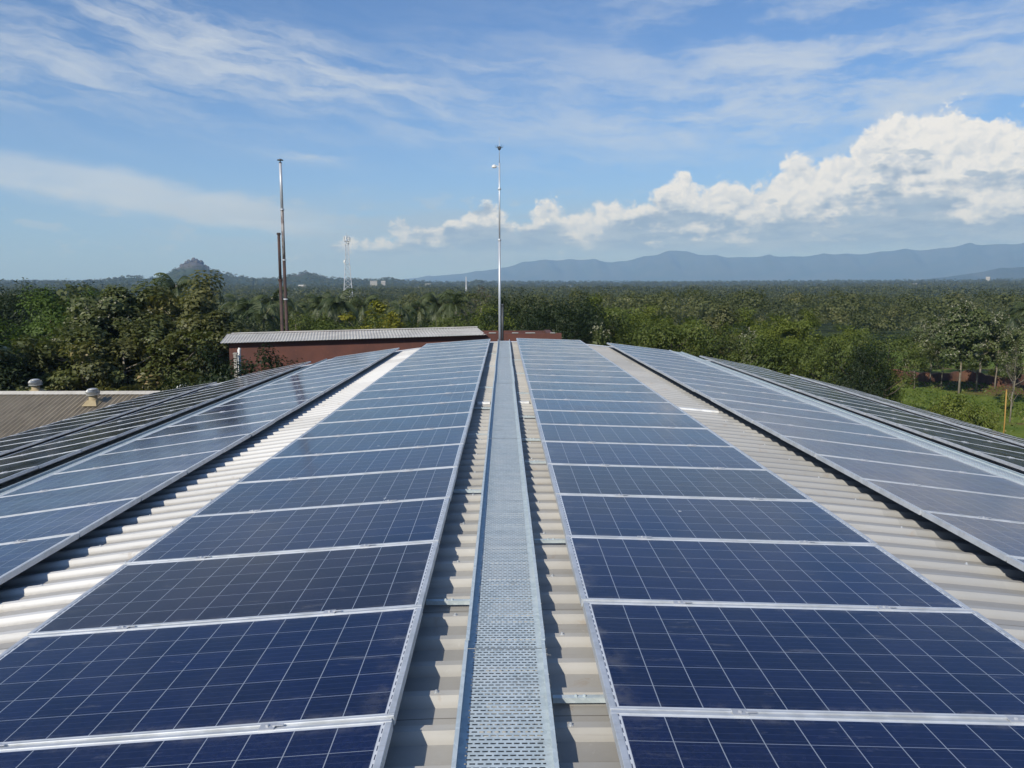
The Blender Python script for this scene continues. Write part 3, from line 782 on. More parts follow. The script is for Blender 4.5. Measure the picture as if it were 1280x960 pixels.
def crown_points(H,z0,rad,nclump,per,seed,shape='round',cl=.30,ends=()):
    rs=np.random.default_rng(seed); P=[];Nn=[];Vv=[]
    cz=(H+z0)/2; hz=(H-z0)/2
    for i in range(nclump):
        d=rs.normal(size=3); d/=np.linalg.norm(d); q=rs.random()**.45
        taper=1.0
        c=np.array([d[0]*rad*q,d[1]*rad*q,cz+d[2]*hz*q])
        if shape=='tall':
            u=(c[2]-z0)/(H-z0); f=1.05-.6*abs(u-.4); c[:2]*=f
        if shape=='top': c[2]=cz+abs(d[2])*hz*q*.9-hz*.1
        if i<len(ends): c=np.array(ends[i])+np.array([0,0,.25])
        elif i<len(ends)+5: c=np.array([rs.normal()*.15*rad,rs.normal()*.15*rad,z0+(H-z0)*(.45+.5*rs.random())])
        cr=rad*cl*(.6+.8*rs.random())
        c[2]=min(c[2],H-cr*.6)
        e=rs.normal(size=(per,3)); e/=np.linalg.norm(e,axis=1)[:,None]
        rr=(rs.random(per)**.4)[:,None]*cr
        p=c+e*rr*np.array([1,1,.75]); P.append(p)
        o=e*.6+(d*q)[None,:]*.6; o/=np.linalg.norm(o,axis=1)[:,None]+1e-9; Nn.append(o)
        Vv.append(np.clip(rs.random()*.45+rs.random(per)*.55,0,1))
    return np.concatenate(P),np.concatenate(Nn),np.concatenate(Vv),rs
def tree_proto(name,kind,H,rad,seed,label='',blossom=False):
    cfg={ # z0, clumps, per, leaf, mat, bark, shape, up, aspect, clsize
     'teak':(.14,52,215,.24,L_TEAK,M_BARK,'tall',.5,.62,.27),
     'teakb':(.12,52,215,.23,L_TEAKB,M_BARK,'tall',.5,.62,.27),
     'teakr':(.24,48,125,.22,L_PALE,M_BARK,'tall',.4,.62,.30),
     'mango':(.10,58,240,.19,L_DARK,M_DBARK,'round',.5,.42,.28),
     'round':(.06,54,220,.18,L_MID,M_DBARK,'round',.5,.5,.28),
     'green':(.10,54,230,.18,L_GREEN,M_DBARK,'round',.6,.55,.26),
     'light':(.14,52,210,.18,L_LIGHT,M_BARK,'tall',.6,.5,.27),
     'yellow':(.18,44,80,.26,L_YEL,M_BARK,'tall',.6,.55,.26),
     'bare':(.25,26,50,.22,L_TWIG,M_BARK,'round',.3,.2,.30),
     'bush':(.0,36,70,.20,L_LIGHT,M_DBARK,'round',.5,.55,.30)}[kind]
    z0,nc,per,lf,lm,bk,shp,up,asp,cl=cfg
    r=empty(name)
    m,ends=limbs(H,z0*H,rad,12 if kind!='bush' else 8,seed,r0=(.016 if kind=='teakr' else .030)*H**.75)
    m.build('trunk',bk,r,True)
    P,Nn,Vv,rs=crown_points(H,z0*H,rad,nc,per,seed,shp,cl,ends)
    link('crown',np_quads('crown',leaves(P,lf,Nn,up,asp,.68,rs),Vv),lm,r)
    if blossom:
        ztop_=P[:,2]; w=(ztop_>z0*H+(H-z0*H)*.25)&(Nn[:,2]>-.1); idx=np.where(w)[0]; idx=rs.choice(idx,min(len(idx),240),replace=False)
        Q=P[idx]+Nn[idx]*.15; Q=np.concatenate([Q+rs.normal(size=Q.shape)*.10 for _ in range(4)])
        link('blossom',np_quads('blossom',leaves(Q,.13,None,.4,.8,0,rs),rs.random(len(Q))),L_FLOWER,r)
    r['_H']=H; r['_rad']=rad
    return r
def palm_proto(name,H,seed,nf=20,fl=2.6):
    rd=random.Random(seed); rs=np.random.default_rng(seed); r=empty(name)
    lean=rd.uniform(-.08,.08)*H; pts=[(lean*(i/8)**1.6,0,H*i/8-(.3 if i==0 else 0)) for i in range(9)]
    m=MB(); m.tube(pts,[.17-.07*i/8 for i in range(9)],8); m.lathe([(.12,-.35),(.24,-.1),(.16,.25),(.04,.5)],8,(lean,0,H))
    m.build('trunk',M_BARK,r,True)
    Q=[];V=[]; st=MB()
    for k in range(nf):
        a=2*math.pi*(k*.382)+rd.uniform(-.2,.2); el=R(rd.uniform(-35,75)); L=fl*rd.uniform(.8,1.1)
        p=Vector((lean,0,H+.2)); d=Vector((math.cos(a)*math.cos(el),math.sin(a)*math.cos(el),math.sin(el))); pts=[p.copy()]
        nseg=9; vv=rd.random()*.6
        for s_ in range(nseg):
            d=(d+Vector((0,0,-.15-.03*s_))).normalized(); p=p+d*L/nseg; pts.append(p.copy())
        st.tube(pts,[.035*(1-i/(nseg+1))+.006 for i in range(nseg+1)],4)
        side=Vector((-math.sin(a),math.cos(a),0))
        for s_ in range(1,nseg*3):
            u=s_/(nseg*3); i=min(int(u*nseg),nseg-1); f_=u*nseg-i; c=pts[i].lerp(pts[i+1],f_); dd=(pts[i+1]-pts[i]).normalized()
            ll=L*.30*math.sin(math.pi*min(1,.18+u*.82))**.6*(1 if u<.85 else .7)
            for sg in (-1,1):
                e=c+(side*sg*.85+dd*.55+Vector((0,0,-.45-rd.uniform(0,.4)))).normalized()*ll
                w_=dd*.045
                Q.append([c-w_,c+w_,e+w_*.4,e-w_*.4]); V.append(min(1,vv+rd.random()*.38))
    st.build('frond_ribs',L_PALM,r)
    link('crown',np_quads('crown',np.array([[list(v) for v in q] for q in Q]),np.array(V)),L_PALM,r)
    r['_H']=H+.9; r['_rad']=fl
    return r
PROTO={}
def get(kind,var):
    key=(kind,var)
    if key in PROTO: return PROTO[key],True
    H={'teak':10,'teakb':10,'teakr':8,'mango':9,'round':7,'green':9,'light':9,'yellow':7,'bare':9,'bush':2.2}.get(kind)
    rad={'teak':2.9,'teakb':2.7,'teakr':2.1,'mango':4.2,'round':3.4,'green':4.0,'light':2.6,'yellow':2.2,'bare':2.6,'bush':2.3}.get(kind)
    nm={'teak':'teak_tree','teakb':'teak_tree','teakr':'teak_tree','mango':'mango_tree','round':'broadleaf_tree','green':'broadleaf_tree','light':'broadleaf_tree','yellow':'yellow_tree','bare':'bare_tree','bush':'bush','palm':'coconut_palm'}[kind]
    sd=hash_(kind,var)
    o=palm_proto(nm,8.5+var*.5,sd) if kind=='palm' else tree_proto(nm,kind,H,rad,sd,blossom=(kind=='teakr' or (kind=='teak' and var==1)))
    PROTO[key]=o; return o,False
def hash_(k,v): return sum(ord(c)*(i+3) for i,c in enumerate(k))*7+v*131
def plant(kind,px,D,pyt,label,var=0,wid=1.0,group=None,cat=None,zg=None):
    p,used=get(kind,var); x,y=at(px,D)
    g=float(ground_h(x,y)) if zg is None else zg
    H=max(1.0,ztop(px,pyt,D)-g)
    o=copy_tree(p) if used else p
    s=H/p['_H']
    o.location=(x,y,g-.02); o.rotation_euler=(0,0,random.uniform(0,6.28))
    o.scale=(s*wid,s*wid,s)
    setp(o,label,cat or ('palm' if kind=='palm' else 'bush' if kind=='bush' else 'tree'),group)
    return o
GL='broad-leaved trees massed behind the brown shed roof'
for k_,px,D,py,va,wd,lb in [
 ('teakb',246,43,337,0,1.05,'tall tree with browning top, in front of the rocky hill'),
 ('teak',166,45,342,0,1.15,'tall dark green tree, second highest of the left mass'),
 ('teakb',205,47,355,1,1.1,'speckled tree between the two tallest of the left mass'),
 ('teak',122,44,368,1,1.25,'pale speckled tree above the nearest roof vent'),
 ('green',62,52,358,0,1.0,'bright green tree near the left edge above the brown roof'),
 ('mango',8,58,350,0,1.0,'very dark tree cut by the left edge of the photo'),
 ('teak',92,41,398,2,1.3,'wide speckled tree low behind the left roof ridge'),
 ('teakb',152,40.5,400,0,1.3,'brown flecked tree right behind the ridge of the brown roof'),
 ('teak',205,40,402,0,1.25,'low leafy tree behind the rightmost roof vent'),
 ('teakb',262,40,385,1,1.15,'brownish tree just left of the red building'),
 ('mango',285,52,376,1,.8,'dark tree with thin top at the left end of the grey roof'),
 ('mango',18,42,432,1,1.1,'very dark low tree in the lower left of the foliage'),
 ('teak',50,42.5,420,1,1.15,'low leafy tree behind the leftmost roof vent'),
 ('green',95,66,358,1,.8,'green tree top showing behind the speckled trees'),
 ('mango',128,80,352,0,.8,'small dark tree top on the skyline left of the rocky hill'),
 ('mango',42,85,348,1,.7,'dark bumpy tree top on the left skyline'),
 ('mango',78,90,350,0,.7,'dark tree top on the skyline above the green tree'),
 ('mango',-60,60,340,0,1.0,None),('teak',-50,42,380,0,1.2,None),('teakb',-130,44,360,0,1.2,None),('green',-200,50,350,0,1.1,None),('mango',-280,52,345,1,1.1,None),('teak',-350,48,350,1,1.2,None),
 ('mango',-460,55,330,0,1.2,None)]:
    plant(k_,px,D,py,lb or 'leafy tree beyond the left edge of the photo',va,wd,GL)
for px,D,py,wd_,lb in [(281,28.2,424,.7,'dark small tree in front of the left end of the red wall'),(305,28.6,443,.9,'low dark shrub shading the foot of the red wall, left one'),(332,28.8,446,.9,'low dark shrub shading the foot of the red wall, right one')]:
    plant('mango',px,D,py,lb,2,wd_,GL)
GP='coconut palms behind the grey roof'
for px,D,py,va,lb in [(232,75,350,0,'palm top behind the browning tree at the left'),(343,66,366,1,'spreading palm left of the two chimneys'),(312,72,379,2,'palm between the left mass and the chimneys'),
 (374,78,378,0,'palm just right of the tall chimney'),(398,72,373,2,'palm with broad crown left of the telecom tower'),(424,62,368,1,'pale shining palm in front of the telecom tower'),(446,70,376,0,'dark palm right under the telecom tower'),
 (500,74,381,1,'palm right of the yellow-green tree'),(518,80,379,0,'small palm between the yellow tree and the tall palms'),(544,66,371,2,'upright palm left of the bare tree, first of a pair'),(566,64,372,0,'upright palm left of the bare tree, second of a pair'),
 (330,60,385,0,'low palm beside the short chimney'),(296,80,372,1,'palm behind the left corner of the grey roof'),(1262,88,388,1,'palm behind the white-flowering trees at the right'),(1230,92,395,0,'drooping palm among the white-trunked trees'),
 (1292,76,385,2,'palm cut off by the right edge of the photo')]:
    plant('palm',px,D,py,lb,va,1.0,GP if px<1000 else 'palms among the trees at the right')
GC='trees behind the far roof edge'
for k_,px,D,py,va,wd,lb in [
 ('yellow',470,58,373,0,1.0,'yellow-green tree standing behind the grey roof'),
 ('yellow',492,63,387,0,.8,'smaller yellow-green tree at the foot of the taller one'),
 ('round',430,55,393,0,1.0,'round green tree behind the middle of the grey roof'),
 ('round',405,60,391,1,.9,'green tree between two palms behind the grey roof'),
 ('round',365,60,395,0,.9,'green tree right behind the chimneys'),
 ('mango',318,58,395,0,.8,'dark green tree left of the chimneys'),
 ('mango',455,66,392,1,.8,'dark tree under the telecom tower'),
 ('mango',525,60,392,0,.8,'dark tree left of the pair of upright palms'),
 ('round',555,56,392,1,.9,'green undergrowth tree beneath the pair of palms'),
 ('bare',599,62,354,0,.95,'bare brownish tree left of the lightning pole'),
 ('round',585,55,392,0,.8,'green tree below the bare brown one'),
 ('light',615,57,378,0,.8,'light green tree just left of the lightning pole'),
 ('light',636,60,368,1,.8,'light green tree just right of the lightning pole'),
 ('mango',662,52,362,0,.85,'big dark tree right of the lightning pole'),
 ('mango',690,50,361,1,.85,'blackish round tree in the middle of the dark group'),
 ('mango',722,52,368,0,.85,'dark tree at the right end of the dark group'),
 ('mango',706,47,378,1,.7,'lower dark tree in front of the dark group'),
 ('mango',672,46,385,0,.6,'small dark tree directly behind the far panel edge'),
 ('light',745,64,366,0,1.0,'light green tree right of the dark group'),
 ('round',765,56,385,1,.9,'green tree behind the gap in the panels'),
 ('teakr',748,45,407,0,.8,'small pale-leaved tree behind the far end of the roof gap'),
 ('light',790,66,372,1,1.1,'light green rounded tree, first right of the mountain peak'),
 ('light',822,64,378,0,1.1,'light green tree above the far end of the second right column'),
 ('light',858,62,384,1,1.1,'broad light green tree below the mountain peak'),
 ('round',800,54,397,0,1.0,'bushy green tree behind the far roof edge, right of the gap'),
 ('round',842,52,400,1,.9,'bushy green tree behind the second right panel column'),
 ('teakr',690,44,412,1,.5,'tiny pale leafed sapling behind the far panel edge')]:
    plant(k_,px,D,py,lb,va,wd,GC)
GR='trees at the edge of the right field'
for k_,px,D,py,va,wd,lb in [
 ('teakb',905,56,378,0,1.0,'speckled tree with browning leaves, tallest left of the field'),
 ('round',880,52,402,0,.9,'green tree behind the end of the third right column'),
 ('light',940,66,382,0,1.0,'light green tree right of the browning one'),
 ('light',975,62,378,1,.9,'slender light green tree, left of a close pair'),
 ('light',1003,62,383,0,.9,'slender light green tree, right of a close pair'),
 ('teakr',938,52,412,0,.9,'pale-trunked tree behind the outer right panels'),
 ('round',968,50,418,1,.9,'green bushy tree behind the outermost right panels'),
 ('round',1010,50,424,0,.8,'low green tree left of the dark round tree'),
 ('mango',1078,46,416,1,.62,'dense dark round tree standing at the near left of the field'),
 ('round',1045,48,416,1,.8,'dense green tree joined to the dark round one'),
 ('round',1110,58,410,0,.8,'green tree behind the dark round one'),
 ('light',1060,75,396,1,.9,'light green tree behind the dark round one'),
 ('teakr',1148,78,404,0,.9,'white-flowering tree, leftmost by the red earth bank'),
 ('teakr',1168,84,394,1,.9,'white-flowering tree, second from the left by the bank'),
 ('teakr',1205,76,376,0,1.1,'tallest white-flowering tree by the red earth bank'),
 ('teakr',1226,80,382,1,1.0,'white-flowering tree right of the tallest one'),
 ('teakr',1182,80,400,0,.8,'slim white-flowering tree between taller ones'),
 ('teakr',1250,82,392,0,1.0,'white-flowering tree beside the palms'),
 ('teakr',1274,70,405,1,.8,'small flowering tree at the right edge behind the yellow pole'),
 ('round',1160,92,425,0,1.2,'green undergrowth tree behind the flowering trees on the left'),
 ('round',1205,94,425,1,1.2,'green undergrowth tree behind the tallest flowering tree'),
 ('round',1250,94,420,0,1.2,'green undergrowth tree behind the palms'),
 ('bare',1272,62,432,0,.5,'leafless whitish little tree above the yellow pole'),
 ('teakr',1330,78,385,0,1.1,None),('round',1360,70,400,1,1.0,None),('mango',1450,74,380,0,1.0,None),('light',1540,70,385,0,1.2,None),('round',1640,66,380,1,1.2,None),('mango',1760,70,370,0,1.2,None),('mango',1900,70,360,0,1.2,None)]:
    plant(k_,px,D,py,lb or 'tree beyond the right edge of the photo',va,wd,GR)
GB='bushes in the right field'
for px,D,py,wd,lb in [(1203,58,493,.62,'bright leafy bush in the field above the outer panels'),(1226,55,506,.5,'right end bush of the clump in the field'),(1182,57,505,.45,'low left bush of the clump in the field'),
  (1250,55,517,.35,'small bush at the foot of the yellow pole'),(1120,63,487,.45,'small dark bush beside the dense round tree'),(1268,68,490,.35,'scrubby bush behind the yellow pole')]:
    plant('bush',px,D,py,lb,0,wd,GB)
x,y=at(1265,50); H=ztop(1265,489,50)
o=MB().tube([(0,0,-.2),(.03,0,H*.5),(0,0,H)],.034,8).lathe([(.045,0),(.045,.05),(.02,.07)],8,(0,0,H)).build('pole',M_YEL,smooth=True,label='thin yellow pole standing in the field at the right edge',cat='pole'); o.location=(x,y,0)

# laterite bank behind the field
bk=MB(); pts=[]
vs=[];fs=[]; nseg=90
for i in range(nseg+1):
    px=1092+ (1500-1092)*i/nseg; D=86+2*math.sin(i*.3); x,y=at(px,D); hh=.85+.08*math.sin(i*.5)+.06*math.sin(i*1.7)+random.uniform(-.05,.05)
    vs+=[(x,y,-.2),(x*1.002,y*1.002,hh),(x*1.012,y*1.012,hh*.95),(x*1.016,y*1.016,-.2)]
for i in range(nseg):
    a=4*i
    for k in range(3): fs.append((a+k,a+4+k,a+5+k,a+1+k)[::-1])
bk.add(vs,fs).build('laterite_bank',M_LATER,label='low red laterite bank running behind the green field',cat='wall')

# grass of the field (one mass)
n=30000; az=rng.uniform(R(17),R(44),n); rr=np.sqrt(rng.uniform(34**2,86**2,n)); gx,gy=rr*np.sin(az),rr*np.cos(az)
pn=hnoise(gx,gy,6,3); keep=pn+rng.normal(size=n)*.35>-.15; gx,gy=gx[keep],gy[keep]; n=len(gx)
hh=(.05+.10*rng.random(n))*(1+.5*np.clip(hnoise(gx,gy,11,8),0,1)); ww=.04+.07*rng.random(n); a=rng.uniform(0,math.pi,n)
dx,dy=np.cos(a)*ww,np.sin(a)*ww; lx,ly=rng.normal(size=n)*.08,rng.normal(size=n)*.08
Z0=np.zeros(n)
Q=np.stack([np.stack([gx-dx,gy-dy,Z0],1),np.stack([gx+dx,gy+dy,Z0],1),np.stack([gx+dx*.6+lx,gy+dy*.6+ly,hh],1),np.stack([gx-dx*.6+lx,gy-dy*.6+ly,hh*.8],1)],1)
link('grass',np_quads('grass',Q,np.clip(.5+.5*hnoise(gx,gy,4,5)+rng.normal(size=n)*.2,0,.95)),L_GRASS,kind='stuff',label='rough green grass of the right field',cat='grass')

# distant wood: one mass of thousands of crowns
def forest():
    out=[];var=[]
    def ring(r0,r1,azlo,azhi,sp0,quads,rad,leafk,grow=0.,jit=1.):
        area=.5*(azhi-azlo)*(r1**2-r0**2); 
        if grow: cnt=int((azhi-azlo)*(r0/sp0)**2*math.log(r1/r0)); r=r0*np.exp(rng.random(cnt)*math.log(r1/r0))
        else: cnt=int(area/sp0**2); r=np.sqrt(rng.uniform(r0**2,r1**2,cnt))
        az=rng.uniform(azlo,azhi,cnt); x=r*np.sin(az); y=r*np.cos(az); g=ground_h(x,y)
        ok=~((r<135)&(az>R(14))&(az<R(60)))
        # a bare rock summit on the hill
        ok&=~((g>55)|(np.hypot((az-azel(383,340)[0])*RH,(r-RH)*.35)<17)); ok&=~((hnoise(x,y,90,12)>.62)&(r>170)&(r<900)) 
        x,y,g,r=x[ok],y[ok],g[ok],r[ok]; cnt=len(x)
        k=np.ones(cnt) if not grow else (r/r0)**.45
        R_=rad*(.55+.9*rng.random(cnt)**1.6)*k; H_=(4.2+5.2*rng.random(cnt)**1.3)*(1+.16*hnoise(x,y,48,9))
        tone=np.clip(.38+.30*hnoise(x,y,75,2)+.22*hnoise(x,y,23,6)+.24*rng.normal(size=cnt),0,.85)
        d=rng.normal(size=(cnt,quads,3)); d/=np.linalg.norm(d,axis=2)[:,:,None]; d[:,:,2]=np.abs(d[:,:,2])*.95-.05
        # lumpy crown
        lump=1+.28*np.sin(d[:,:,0]*5+x[:,None])*np.cos(d[:,:,1]*6+y[:,None])
        q=(.72+.30*rng.random((cnt,quads)))*lump
        c=np.stack([x,y,g+H_-R_*.95],1)[:,None,:]+d*(R_[:,None]*q)[:,:,None]*np.array([1,1,.85])
        s=(R_*leafk)[:,None]*np.ones((cnt,quads))
        V=leaves(c.reshape(-1,3),1.0,d.reshape(-1,3),.25,.75,.62)
        cc=c.reshape(-1,3)[:,None,:]; V=cc+(V-cc)*s.reshape(-1)[:,None,None]
        out.append(V); var.append(np.clip(tone[:,None]+rng.normal(size=(cnt,quads))*.16,0,1).reshape(-1))
    ring(96,140,-R(38),R(15),5.4,420,2.6,.13)
    ring(100,140,R(15),R(38),5.6,420,2.5,.13)
    ring(140,260,-R(40),R(40),6.3,330,3.0,.14)
    ring(260,520,-R(40),R(40),7.2,150,3.2,.20)
    ring(520,3000,-R(39),R(39),6.4,42,3.0,.36,grow=1.)
    ring(70,300,R(38),R(100),10,40,4.2,.42); ring(60,300,-R(105),-R(38),10,40,4.2,.42)
    return np.concatenate(out),np.concatenate(var)
Vf,vf=forest()
link('distant_wood',np_quads('distant_wood',Vf,vf),L_FAR,kind='stuff',label='dense green wood stretching over the plain to the hills and horizon',cat='forest')

# boulders that crown the rocky hill
rb_=random.Random(5)
bm_=bmesh.new(); bmesh.ops.create_icosphere(bm_,subdivisions=3,radius=1)
for v in bm_.verts:
    c=v.co; v.co=c*(1+.22*math.sin(c.x*3.1+1)*math.cos(c.y*4.3)+.14*math.sin(c.z*7+c.x*5)+.05*math.sin(c.y*17+c.z*11))
bme=bpy.data.meshes.new('boulder'); bm_.to_mesh(bme); bm_.free()
M_ROCK=mat('bare_rock',lambda t,b: t.put(b.inputs['Base Color'],t.mix(t.noise(t.pos(),.12,6,.65).smooth(.35,.65),(.13,.115,.10),(.06,.058,.05))),rough=.95); bme.materials.append(M_ROCK)
for i,(px,dr,sx,sz) in enumerate([(243,0,11,9),(236,-12,9,8),(250,-8,10,8),(229,-6,8,6),(257,-14,8,5),(246,-26,9,6),(234,-30,8,5),(383,0,9,4),(389,-10,7,3)]):
    az_=azel(px,330)[0]; rr_=RH+dr; x,y=rr_*math.sin(az_),rr_*math.cos(az_); z=float(ground_h(x,y))
    o=bpy.data.objects.new('boulder',bme); C.objects.link(o); o.location=(x,y,z-.5); o.scale=(sx,sx*.9,sz); o.rotation_euler=(rb_.uniform(-.3,.3),rb_.uniform(-.3,.3),rb_.uniform(0,6))
    setp(o,'bare brown boulder on the top of the %s hill'%('tallest left' if px<300 else 'second, lower'),'rock','boulders on the tallest left hill' if px<300 else 'boulders on the second hill')

# ------------------------------------------------------------------ far houses
def house(px,py,D,w,h,label):
    x,y=at(px,D); z=ztop(px,py,D)
    g=z-h; r=empty('far_house',(x,y,g),-azel(px,py)[0],label=label,cat='house',group='pale far houses below the hills')
    MB().box(-w/2,w/2,-w*.2,w*.2,-9,h*.72).build('wall',M_CONC if w<13 else M_WPAINT,r)
    MB().add([(-w/2-.4,-w*.2-.4,h*.72+.02),(w/2+.4,-w*.2-.4,h*.72+.02),(w/2+.4,w*.2+.4,h*.72+.02),(-w/2-.4,w*.2+.4,h*.72+.02),(-w/2,0,h),(w/2,0,h)],[(0,1,5,4),(2,3,4,5),(1,2,5),(3,0,4),(0,3,2,1)]).build('roof',M_GROOF,r)
for a in [(468,351,1500,12.9,3.2,'longest white building right of the telecom tower, below the hills'),(480,351.2,1520,8,4,'shorter white building right beside the longest one'),(379,356,1250,11,6,'cream house on the slope right of the tall chimney'),
          (523,358.5,1300,12,4,'low pale house left of the lightning pole'),(535,354.5,1700,12,4,'tiny pale house on the ridge left of the lightning pole'),(1231,346,2300,9,5,'tiny white house on the horizon at the far right'),
          (600,358.5,1300,14,4,'low pale house behind the bare tree'),(1140,354,1700,10,5,'tiny pale house in the wood at the right')]: house(*a)

# ------------------------------------------------------------------ haze
hz=MB().box(-16000,16000,-2500,12500,-60,520).build('haze',None,kind='stuff',label='thin blue haze over the plain and mountains')
m=bpy.data.materials.new('haze_air'); m.use_nodes=True; nt=m.node_tree; nt.nodes.remove(nt.nodes['Principled BSDF'])
pv=nt.nodes.new('ShaderNodeVolumePrincipled'); pv.inputs['Color'].default_value=(.40,.62,1,1); pv.inputs['Absorption Color'].default_value=(.55,.75,1,1); pv.inputs['Density'].default_value=1.65e-4
nt.links.new(pv.outputs[0],[n for n in nt.nodes if n.type=='OUTPUT_MATERIAL'][0].inputs['Volume']); hz.data.materials.append(m)

# ------------------------------------------------------------------ sun and sky
SUNV=Vector((-.75,-1.15,1.0)).normalized()
sun=bpy.data.lights.new('sun','SUN'); sun.energy=4.6; sun.angle=R(.53); sun.color=(1,.945,.86)
so=bpy.data.objects.new('sun',sun); C.objects.link(so); so.location=(-20,-20,40)
so.rotation_euler=SUNV.to_track_quat('Z','Y').to_euler()
el=math.asin(SUNV.z); azs_=math.atan2(SUNV.x,SUNV.y)
wd=bpy.data.worlds.new('World'); sc.world=wd; wd.use_nodes=True; t=T(wd.node_tree); nt=wd.node_tree
bg=nt.nodes['Background']
sky=t.node('ShaderNodeTexSky',sky_type='NISHITA'); sky.sun_disc=False; sky.sun_elevation=el; sky.sun_rotation=azs_
sky.air_density=1.0; sky.dust_density=.6; sky.ozone_density=2.0; sky.altitude=50
#SKYNODES
D=t.coord('Generated'); X,Y,Z=t.xyz(D)
az=X._m('ARCTAN2',Y)*57.2958
elv=Z._m('ARCSINE')*57.2958
def curve(x,pts,lo,hi):
    """piecewise curve of x (degrees) through pts, as a float-curve node; values normalised to lo..hi"""
    n=t.node('ShaderNodeFloatCurve'); c=n.mapping.curves[0]; xa,xb=pts[0][0],pts[-1][0]
    c.points[0].location=(0,(pts[0][1]-lo)/(hi-lo)); c.points[-1].location=(1,(pts[-1][1]-lo)/(hi-lo))
    for (a,v) in pts[1:-1]: c.points.new((a-xa)/(xb-xa),(v-lo)/(hi-lo))
    n.mapping.update()
    t.link(((x-xa)/(xb-xa)).clamp(),n.inputs['Value']); return N(nt,n.outputs[0])*(hi-lo)+lo
def ae(px,py): a,e=azel(px,py); return math.degrees(a),math.degrees(e)
def noise2(u,v,detail=4,rough=.55,dist=0,col=False,seed=0.):
    return t.noise(t.vec(u+seed,v+seed*1.7,0),1,detail,rough,dist,dim='2D',col=col)
top=[ae(*p) for p in [(330,330),(400,300),(440,288),(480,284),(515,264),(540,272),(565,268),(603,238),(625,255),(650,262),(668,252),(690,238),(702,250),(730,255),(768,234),(790,243),(820,232),(850,206),(885,224),(905,214),(940,224),(965,204),(1000,182),(1030,190),(1060,178),(1085,146),(1115,122),(1165,111),(1205,118),(1235,134),(1290,128),(1360,160),(1500,200),(1700,260)]]
wn_=noise2(az*.62,elv*.70,5,.62,0,True,3.1); wa,wb_,_=t.xyz(wn_)
U=az+(wa-.5)*1.5; Vv=elv+(wb_-.5)*1.5
def dens(u,v,seed=1.7):
    n=t.node('ShaderNodeTexVoronoi',feature='SMOOTH_F1',voronoi_dimensions='2D'); t.link(t.vec(u*.46+seed,v*.54,0),n.inputs['Vector']); n.inputs['Scale'].default_value=1
    n.inputs['Smoothness'].default_value=.5; n.inputs['Detail'].default_value=3.; n.inputs['Roughness'].default_value=.55; n.inputs['Lacunarity'].default_value=2.3
    return 1-N(nt,n.outputs['Distance'])
Tp=curve(az,top,0,16)
b0=dens(U,Vv); b1=dens(U-.30,Vv+.36)
h=Tp+(b0-.50)*1.5-elv
cum=h.smooth(-.05,.70)
relief=((b0-b1)*1.15+.84).clamp()
depth=h.smooth(.2,3.0)
gn=noise2(az*.20,elv*.62,4,.6,0,False,5.5)
# how far below the sunlit tops the grey flanks and bases begin
dn=(Tp-elv)/Tp.max(3.)
low=(dn-(az-12)*.0065+(gn-.5)*1.1+(wa-.5)*.5).smooth(.22,.52)
lit=t.mix(relief,(.60,.65,.72),(.96,.93,.89))
grey=t.mix(noise2(az*.35,elv*1.3,4,.6,0,False,8.).smooth(.35,.65),(.27,.36,.48),(.41,.49,.59))
ccol=t.mix((low*.95).clamp(),lit,grey)
holes=noise2(az*.30,elv*1.0,3,.55,0,False,9.3).smooth(.60,.68)*depth
ccol=t.mix(holes*dn.smooth(.16,.34)*.7,ccol,(.36,.46,.58))
def rot(u,v,deg,cx=0,cy=0):
    c,s=math.cos(R(deg)),math.sin(R(deg)); return (u-cx)*c+(v-cy)*s,(u-cx)*-s+(v-cy)*c
p8,q8=rot(az,elv,-8)
wq=noise2(p8*.16,q8*.45,4,.6,0,False,1.3)-.5
tex1=noise2(p8*.13,(q8+wq*2.0)*.80,6,.62,.0,False,4.4).smooth(.28,.84)
tex2=noise2(az*.10,(elv+wq*1.5)*.42,6,.62,.0,False,6.1).smooth(.34,.70)
def blob(px,py,su,sv,deg,k,tex,warp=3.0):
    cx,cy=ae(px,py); p,q=rot(az,elv,deg,cx,cy); q=q+wq*warp
    return ((p*(1/su)).pow(2)*-1-(q*(1/sv)).pow(2)).exp()*tex*k
def solid(px,py,su,sv,deg,k):
    cx,cy=ae(px,py); p,q=rot(az,elv,deg,cx,cy); q=q+wq*1.6
    return ((p*(1/su)).pow(2)*-1-(q*(1/sv)).pow(2)).exp().smooth(.10,.72)*(tex2*.40+.60)*k
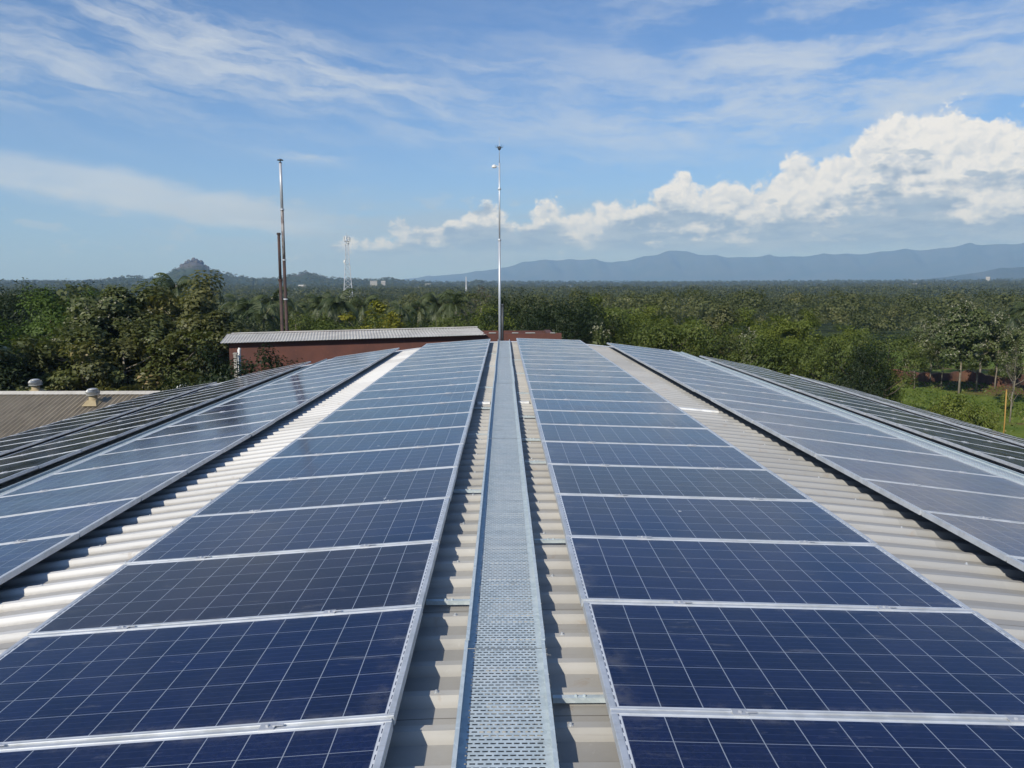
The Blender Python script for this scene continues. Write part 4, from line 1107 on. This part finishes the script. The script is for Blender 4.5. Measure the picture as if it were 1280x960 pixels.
wisps=[blob(215,40,10,2.0,-8,.85,tex1),blob(330,70,9,1.9,-9,.7,tex1),blob(450,118,11,1.6,-6,.75,tex1),blob(20,75,8,2.6,-4,.6,tex1),blob(150,100,12,2.4,-5,.5,tex1),
  blob(640,95,12,2.6,-4,.55,tex1),blob(940,60,13,5.0,-8,.62,tex2),blob(1060,100,12,4.0,-4,.55,tex2),blob(1230,60,8,5,10,.55,tex2),blob(860,150,14,2.0,-3,.60,tex2,1.5),
  blob(740,172,16,.8,-1,.45,tex1,1.),blob(720,205,13,.7,-1,.50,tex1,1.),blob(390,192,3.0,.55,-2,.8,tex2,.6),
  solid(95,228,7.0,1.25,-6,.95),solid(230,252,7.0,1.05,-12,.88),solid(330,272,6.0,1.15,-6,.80)]
cir=1-wisps[0].clamp()
for w_ in wisps[1:]: cir=cir*(1-w_.clamp())
cir=((1-cir)*.92).clamp()
lowbank=elv.smooth(7.4,4.0)*(noise2(az*.12,elv*.62,5,.62,0,False,7.1).smooth(.32,.56)*.75+.25)*az.smooth(-34,-6)
# little separate puffs low in the left half
pf=(noise2(az*.34,elv*.85,5,.62,0,False,12.).smooth(.56,.66))*elv.smooth(7.6,5.2)*elv.smooth(.8,2.6)
skyc=t.mix(1,N(nt,sky.outputs[0]),(.066,.090,.124),'MULTIPLY')
skyc=t.mix(elv.smooth(17,0)*.42,skyc,(.34,.50,.83))
c=t.mix(cir,skyc,(.66,.71,.77))
c=t.mix((pf*.38).clamp(),c,(.60,.64,.68))
c=t.mix((lowbank*.85).clamp(),c,(.42,.52,.64))
c=t.mix(cum*elv.smooth(1.0,3.4),c,ccol)
t.link(c,bg.inputs['Color']); bg.inputs['Strength'].default_value=1.0
wd.cycles.sampling_method='MANUAL'; wd.cycles.sample_map_resolution=256
#ENDSKY

# ------------------------------------------------------------------ camera and render
cam=bpy.data.cameras.new('camera'); co=bpy.data.objects.new('camera',cam); C.objects.link(co); sc.camera=co
cam.sensor_width=36; cam.lens=F/1280*36; cam.clip_start=.05; cam.clip_end=60000
co.location=(0,0,EYE); co.rotation_euler=(math.pi/2-TH,0,-YAW)
sc.view_settings.view_transform='Standard'; sc.view_settings.look='None'; sc.view_settings.exposure=0; sc.view_settings.gamma=1
sc.cycles.use_denoising=True; sc.cycles.max_bounces=6; sc.cycles.transparent_max_bounces=16; sc.cycles.volume_bounces=1
sc.cycles.diffuse_bounces=3; sc.cycles.glossy_bounces=3; sc.cycles.sample_clamp_indirect=6
for o in list(C.objects):
    for k_ in ('_H','_rad'):
        if k_ in o: del o[k_]
